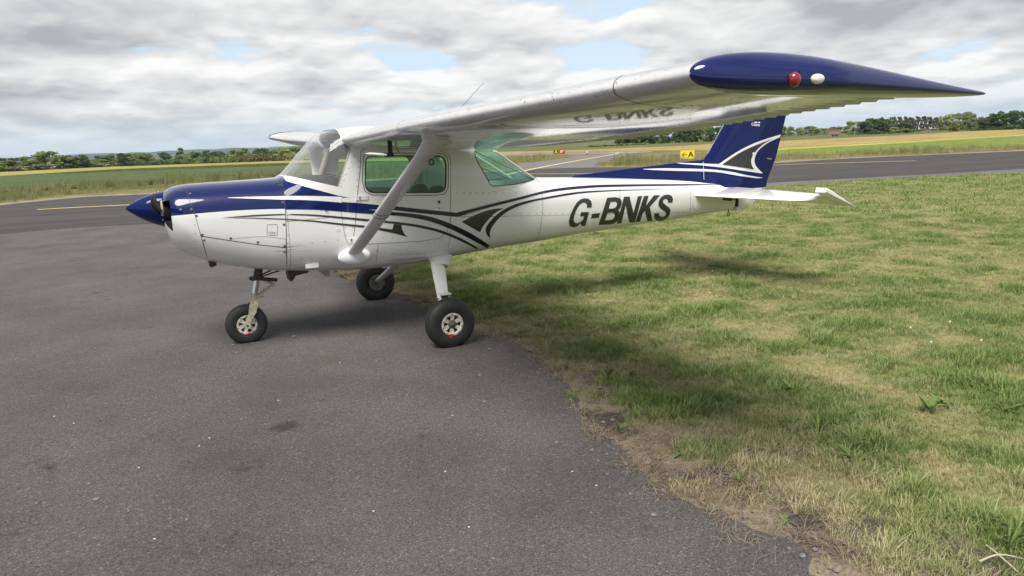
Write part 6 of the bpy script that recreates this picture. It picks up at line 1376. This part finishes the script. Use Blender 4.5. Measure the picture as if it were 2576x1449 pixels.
# ------------------------------------------------------------------ signs and things on the airfield
def text_mesh(body, size, bold=0.0, ext=0.0):
    cu = bpy.data.curves.new('lettering', 'FONT'); cu.body = body; cu.size = size; cu.align_x = 'CENTER'; cu.align_y = 'CENTER'; cu.offset = bold; cu.extrude = ext
    to = bpy.data.objects.new('lettering', cu); COL.objects.link(to); dg = bpy.context.evaluated_depsgraph_get(); me = bpy.data.meshes.new_from_object(to.evaluated_get(dg)); bpy.data.objects.remove(to); return me
SIGNY = pm('sign_yellow', (.80, .66, .03), .45, var=.04, vscale=3); SIGNB = pm('sign_black', (.015, .014, .008), .5); SIGNR = pm('sign_red', (.55, .03, .02), .5); SIGNW = pm('sign_white', (.75, .73, .68), .5)
def sign(px, w, h, label, panels, foot=.12, name='taxiway_sign'):
    P = gp(px); P[2] = terrain(*P[:2]); t = thing(name, label, 'sign', tuple(P)); v = CAM_C-P; ang = math.atan2(v[1], v[0])+math.pi/2; t.rotation_euler.z = ang
    def put(nm, mb_or_me, mat, par=t):
        if isinstance(mb_or_me, MB): me = bpy.data.meshes.new(nm); me.from_pydata(mb_or_me.v, [], mb_or_me.f)
        else: me = mb_or_me; me.materials.clear()
        me.materials.append(mat); o = bpy.data.objects.new(nm, me); COL.objects.link(o); o.parent = par; return o
    put('cabinet', MB().box((0, .06, foot+h/2), (w, .12, h)), STEEL)
    for s in (-.35, .35): put('leg', MB().tube([(s*w, .06, 0), (s*w, .06, foot+.01)], .03, 8), STEEL)
    x = -w/2
    for (pw, mat, items) in panels:
        face = put('panel', MB().box((x+pw/2, -.004, foot+h/2), (pw-.02, .008, h-.02)), mat)
        for kind, dx, arg, sz, m2 in items:
            if kind == 'text': me = text_mesh(arg, sz, .012*sz/.4, .002); me.transform(Matrix.Translation((x+pw/2+dx, -.011, foot+h/2)) @ Matrix.Rotation(math.pi/2, 4, 'X')); put('lettering', me, m2, face)
            elif kind == 'arrow':
                g = MB(); q = x+pw/2+dx
                for a, b in (((q-.15, 0), (q+.17, 0)), ((q-.155, 0), (q-.02, .15)), ((q-.155, 0), (q-.02, -.15))):
                    dv = np.array(b)-np.array(a); l = np.hypot(*dv); an = math.atan2(dv[1], dv[0]); c = (np.array(a)+np.array(b))/2; off_ = {0: .0, 1: .0012, 2: -.0012}[0 if a[1] == b[1] else (1 if b[1] > 0 else 2)]
                    g.box((c[0], -.011+off_, foot+h/2+c[1]), (l+.03, .004, .045), [[math.cos(an), 0, -math.sin(an)], [0, 1, 0], [math.sin(an), 0, math.cos(an)]])
                put('arrow', g, m2, face)
            elif kind == 'frame':
                g = MB(); q = x+pw/2; t_ = .035; hh = h-.10; ww = pw-.10
                for c, s_ in (((q, foot+h/2+hh/2), (ww+t_, t_)), ((q, foot+h/2-hh/2), (ww+t_, t_)), ((q-ww/2, foot+h/2), (t_, hh-t_)), ((q+ww/2, foot+h/2), (t_, hh-t_))): g.box((c[0], -.010, c[1]), (s_[0], .004, s_[1]))
                put('border', g, m2, face)
        x += pw
sign((1729, 405), 1.02, .66, 'yellow sign with a black left arrow and letter A in the grass', [(1.02, SIGNY, [('arrow', -.20, None, 0, SIGNB), ('text', .24, 'A', .52, SIGNB)])])
sign((1406.5, 390), 1.55, .62, 'black and red sign reading A and 09 beside the far runway', [(.78, SIGNB, [('frame', 0, None, 0, SIGNY), ('text', 0, 'A', .50, SIGNY)]), (.77, SIGNR, [('text', 0, '09', .48, SIGNW)])], .10, 'runway_sign')
P = gp((1476.7, 388.5)); t = thing('edge_marker', 'small white marker post on the corner of the branch taxiway', 'marker', tuple(P)); MB().tube([P, P+np.array([0, 0, .30]), P+np.array([0, 0, .42])], [.07, .07, .05], 10).obj('post', SIGNW, t); MB().tube([P, P+np.array([0, 0, .14])], .085, 10).obj('base', BLACK, t)

def trailer():
    P = at_depth((2099, 340), 300); P[2] = terrain(*P[:2]); t = thing('farm_trailer', 'rusty red and grey high-sided farm trailer parked in the pasture', 'trailer', tuple(P)); v = CAM_C-P; ang = math.atan2(v[1], v[0])+math.pi/2+.12; t.rotation_euler.z = ang
    RUST = pm('rusty_panels', (.24, .085, .05), .8, dirt=(.20, .17, .15), vscale=1.1); GREYP = pm('grey_panels', (.30, .28, .26), .8, dirt=(.26, .10, .06), vscale=1.6)
    def put(nm, g, m_, par=t): me = bpy.data.meshes.new(nm); me.from_pydata(g.v, [], g.f); me.materials.append(m_); o = bpy.data.objects.new(nm, me); COL.objects.link(o); o.parent = par; return o
    L_, H0, H1 = 4.3, .75, 1.75
    put('bed', MB().box((0, .9, H0), (L_, 2.0, .12)), GRIME)
    for k in range(7): put('side_board', MB().box((-L_/2+(k+.5)*L_/7, -.1, (H0+H1)/2), (L_/7-.03, .06, H1-H0)), GREYP)
    up = put('upper_side', MB().box((0, -.1, H1+.36), (L_, .05, .70)), RUST); 
    for k in range(8): put('stake', MB().box((-L_/2+k*L_/7, -.14, (H0+H1+.7)/2), (.08, .06, H1+.7-H0)), RUST)
    for s in (-1, 1): put('end_board', MB().box((s*L_/2, .9, (H0+H1+.6)/2), (.06, 2.0, H1+.6-H0)), RUST)
    put('far_side', MB().box((0, 1.9, (H0+H1+.6)/2), (L_, .06, H1+.6-H0)), RUST)
    for x in (-.2, 1.0):
        for y in (.0, 1.8):
            w_ = put('wheel', MB().lathe([(-.12, .2), (-.12, .42), (-.08, .46), (.08, .46), (.12, .42), (.12, .2)], (x, y, .46), (0, 1, 0), 18), TYRE); put('rim', MB().lathe([(-.10, 0), (-.10, .22), (.10, .22), (.10, 0)], (x, y, .46), (0, 1, 0), 14), RUST, w_)
    put('drawbar', MB().tube([(-L_/2, .9, .65), (-L_/2-1.2, .9, .5)], .06, 8), RUST)
trailer()
# brown heap by the hedge
def heap():
    P = at_depth((f8(1790), 0), 360); P[2] = terrain(*P[:2]); r = np.random.default_rng(4); V = []; n = 22; m_ = 7
    for i in range(m_):
        t = i/(m_-1)
        for j in range(n): a = 6.283*j/n; k = 1+.25*mnoise.noise(Vector((math.cos(a)*2, math.sin(a)*2, t*3))); V.append((P[0]+5.0*(1-t)**.7*k*math.cos(a)*.8, P[1]+4*(1-t)**.7*k*math.sin(a), P[2]-.1+1.1*t*k))
    o = mesh_obj('manure_heap', V, [(i*n+j, i*n+(j+1) % n, (i+1)*n+(j+1) % n, (i+1)*n+j) for i in range(m_-1) for j in range(n)]+[tuple(range((m_-1)*n, m_*n))], pm('brown_heap', (.11, .085, .065), .95, var=.4, vscale=1.5)); tag(o, 'low brown heap beside the short hedge', 'heap')
heap()

# ------------------------------------------------------------------ weeds, sticks, stones
WEED = {}
def weed_mat(name, a, b):
    return leaf_mat(name, a, b)
WM = [weed_mat('dock_leaf', (.10, .165, .045), (.15, .215, .065)), weed_mat('dandelion_leaf', (.10, .15, .055), (.15, .195, .075)), weed_mat('clump_leaf', (.10, .155, .04), (.155, .205, .06))]
def leaf_shape(L_, w, droop, lobed, r):
    V = []; F = []; n = 9
    for i in range(n):
        t = i/(n-1); ww = w*math.sin(math.pi*min(1, t*.92+.06))**.8*(1 if not lobed or i % 2 else .45); z = L_*(droop[0]*t-droop[1]*t*t); x = L_*t*(1-.12*t)
        V += [(x, -ww/2, z+.12*ww), (x, 0, z), (x, ww/2, z+.12*ww)]
    for i in range(n-1):
        for k in (0, 1): F.append((i*3+k, (i+1)*3+k, (i+1)*3+k+1, i*3+k+1))
    return V, F
def weed(px, size, kind, label, group=None, name='weed'):
    P = gp(px); P[2] = .004; r = np.random.default_rng(int(px[0]*7+px[1])); t = thing(name, label, 'plant', tuple(P), group); n = {0: 13, 1: 17, 2: 26}[kind]; size = size*.72
    for i in range(n):
        a = r.uniform(0, 6.283); L_ = size*r.uniform(.35, 1.15)
        if kind == 0: V, F = leaf_shape(L_, L_*.26, (r.uniform(.35, 1.5), r.uniform(.3, .8)), False, r)
        elif kind == 1: V, F = leaf_shape(L_, L_*.20, (r.uniform(.25, .5), .38), True, r)
        else: V, F = leaf_shape(L_, L_*.075, (r.uniform(.7, 2.2), .85), False, r)
        ca, sa = math.cos(a), math.sin(a); V = [(x*ca-y*sa, x*sa+y*ca, z) for x, y, z in V]; me = bpy.data.meshes.new('leaf'); me.from_pydata(V, [], F); me.materials.append(WM[kind]); me.polygons.foreach_set('use_smooth', [True]*len(me.polygons)); o = bpy.data.objects.new('leaf', me); COL.objects.link(o); o.parent = t
weeds = [((1530, 955), .16, 0, 'broad-leaved dock growing where the grass meets the bare margin'), ((1575, 952), .15, 0, 'broad-leaved dock growing where the grass meets the bare margin'), ((1721, 1143), .15, 1, 'dark flat rosette with toothed leaves alone on the bare margin'), ((1974, 1315), .13, 1, 'pale flat dandelion rosette on the bare soil near the asphalt'), ((1503, 1030), .09, 1, 'small dark rosette at the very edge of the asphalt'),
    ((2336, 1035), .17, 0, 'tall clump of wide leaves standing in the lawn'), ((2370, 1020), .14, 0, 'tall clump of wide leaves standing in the lawn'), ((2523, 1040), .15, 0, 'tall clump of wide leaves standing in the lawn'), ((2480, 975), .14, 0, 'tall clump of wide leaves standing in the lawn'), ((1733, 955), .11, 1, 'low green rosette in the lawn behind the docks'), ((1998, 990), .12, 0, 'small leafy weed in the shade of the wing'), ((2058, 1095), .16, 2, 'upright leafy clump in the lawn'), ((2100, 1080), .14, 2, 'upright leafy clump in the lawn'), ((1990, 1080), .14, 2, 'upright leafy clump in the lawn'),
    ((1244, 780), .13, 0, 'leafy weed just behind the near main wheel'), ((1305, 846), .12, 1, 'spreading weed on the grass edge by the main wheel'), ((2396, 945), .12, 1, 'flat weed with toothed leaves far into the lawn'), ((1178, 918), .055, 2, 'tiny grass tuft growing alone in the asphalt by the wheel'), ((1640, 1060), .10, 2, 'green tuft on the bare margin'), ((1860, 1215), .09, 2, 'green tuft on the bare margin'), ((1560, 1085), .10, 2, 'green tuft on the bare margin'),
    ((2150, 1165), .15, 0, 'wide pale leaf cluster by the straw patch'), ((2535, 1385), .16, 2, 'dense bright tuft beside the dry stick'), ((2560, 1350), .15, 2, 'dense bright tuft beside the dry stick'), ((870, 697), .11, 2, 'weed on the grass edge beyond the belly'), ((915, 690), .11, 2, 'weed on the grass edge beyond the belly'), ((1030, 745), .12, 1, 'spreading weed between the two main wheels')]
from collections import Counter
_c = Counter(w[3] for w in weeds)
for w in weeds: weed(w[0], w[1], w[2], w[3], w[3]+' group' if _c[w[3]] > 1 else None)
# lush tufts of longer grass here and there
FLY = pm('buttercup_yellow', (.75, .50, .02), .5); CLV = pm('clover_white', (.70, .68, .62), .7); STEMM = pm('stem_green', (.08, .13, .03), .7)
for px in [(2240, 707), (2305, 722), (2145, 738), (2478, 708), (1783, 757), (2490, 722)]:
    P = gp(px); P[2] = 0; t = thing('buttercup', 'single yellow buttercup flower in the lawn', 'flower', tuple(P), 'buttercups in the lawn'); MB().tube([P, P+np.array([.004, 0, .05]), P+np.array([.008, .003, .085])], .0016, 5).obj('stem', STEMM, t); c = P+np.array([.008, .003, .088]); g = MB()
    for k in range(5): a = 1.2566*k; u = np.array([math.cos(a), math.sin(a), .35]); v_ = np.array([-math.sin(a), math.cos(a), 0]); g.add([c, c+u*.009-v_*.007, c+u*.016, c+u*.009+v_*.007], [(0, 1, 2, 3)])
    g.obj('petals', FLY, t, smooth=False)
def clover():
    g = MB()
    for i in range(150):
        x, y = RNG.uniform(2.2, 14), RNG.uniform(-4, 7)
        if mnoise.noise(Vector((x*.5, y*.5, 6))) < .05: continue
        g.ball((x, y, RNG.uniform(.05, .08)), .009, 6, 4)
    o = g.obj('clover_flowers', CLV, None, kind='stuff'); tag(o, 'scattered small white clover heads in the lawn', 'flowers')
clover()
STICK = pm('dry_stick', (.50, .44, .34), .8, var=.2, vscale=20)
def stick(a, b, c, label, r=.0048):
    A, B, C_ = gp(a), gp(b), gp(c); A[2] = .015; B[2] = .03; C_[2] = .014; o = MB().tube(catmull([A, B, C_], 5), list(np.linspace(r, r*.5, 11)), 7).obj('dry_stick', STICK); tag(o, label, 'stick')
stick((2480, 1380), (2505, 1408), (2560, 1447), 'pale dry stick lying slantwise in the grass'); stick((2462, 1421), (2515, 1412), (2590, 1418), 'pale dry stick lying across the slanting one')
def pebbles():
    g = MB(); r = np.random.default_rng(8)
    for i in range(900):
        if i < 420: y = r.uniform(-5.2, .5); x = float(edge_x(y))+r.normal(0, .14)
        else: x = r.uniform(-5, 1.6); y = r.uniform(-4.6, 5)
        if x > edge_x(y)+.4: continue
        s = r.gamma(2.0, .0028); s = min(s, .017); g.ball((x, y, .006+s*.3), (s*r.uniform(.7, 1.3), s, s*.6), 6, 4)
    o = g.obj('loose_pebbles', pm('pebble_grey', (.26, .245, .22), .9, dirt=(.10, .095, .09), vscale=60), None, smooth=False, kind='stuff'); tag(o, 'loose grey pebbles along the crumbling asphalt edge', 'pebbles')
    g = MB()
    for px in [(855, 915), (502, 1125), (137, 1050), (527, 1105), (1138, 1048), (186, 1068), (1120, 1190), (350, 1180), (1440, 1190), (2020, 1232), (1500, 1225), (700, 1010), (940, 1290), (390, 1360), (1180, 1330)]:
        P = gp(px); s = .0042; g.ball((P[0], P[1], .009), (s*1.3, s, s*.7), 6, 4)
    o = g.obj('white_chips', pm('chip_white', (.72, .70, .66), .8), None, smooth=False, kind='stuff'); tag(o, 'tiny white stone chips scattered on the asphalt', 'stones')
pebbles()
# ------------------------------------------------------------------ air
def haze():
    mt = bpy.data.materials.new('thin_haze'); mt.use_nodes = True; nt = mt.node_tree; nt.nodes.clear(); o = nt.nodes.new('ShaderNodeOutputMaterial'); v = nt.nodes.new('ShaderNodeVolumePrincipled')
    v.inputs['Color'].default_value = (.60, .77, 1.0, 1); v.inputs['Density'].default_value = HAZE_D; v.inputs['Anisotropy'].default_value = 0.0
    nt.links.new(v.outputs[0], o.inputs['Volume'])
    b = MB().box((0, 0, 75), (19000, 19000, 165)); ob = b.obj('haze', mt, None, smooth=False); ob['kind'] = 'stuff'; tag(ob, 'thin pale haze over the far fields and hills', 'haze')
HAZE_D = 6e-5
haze()
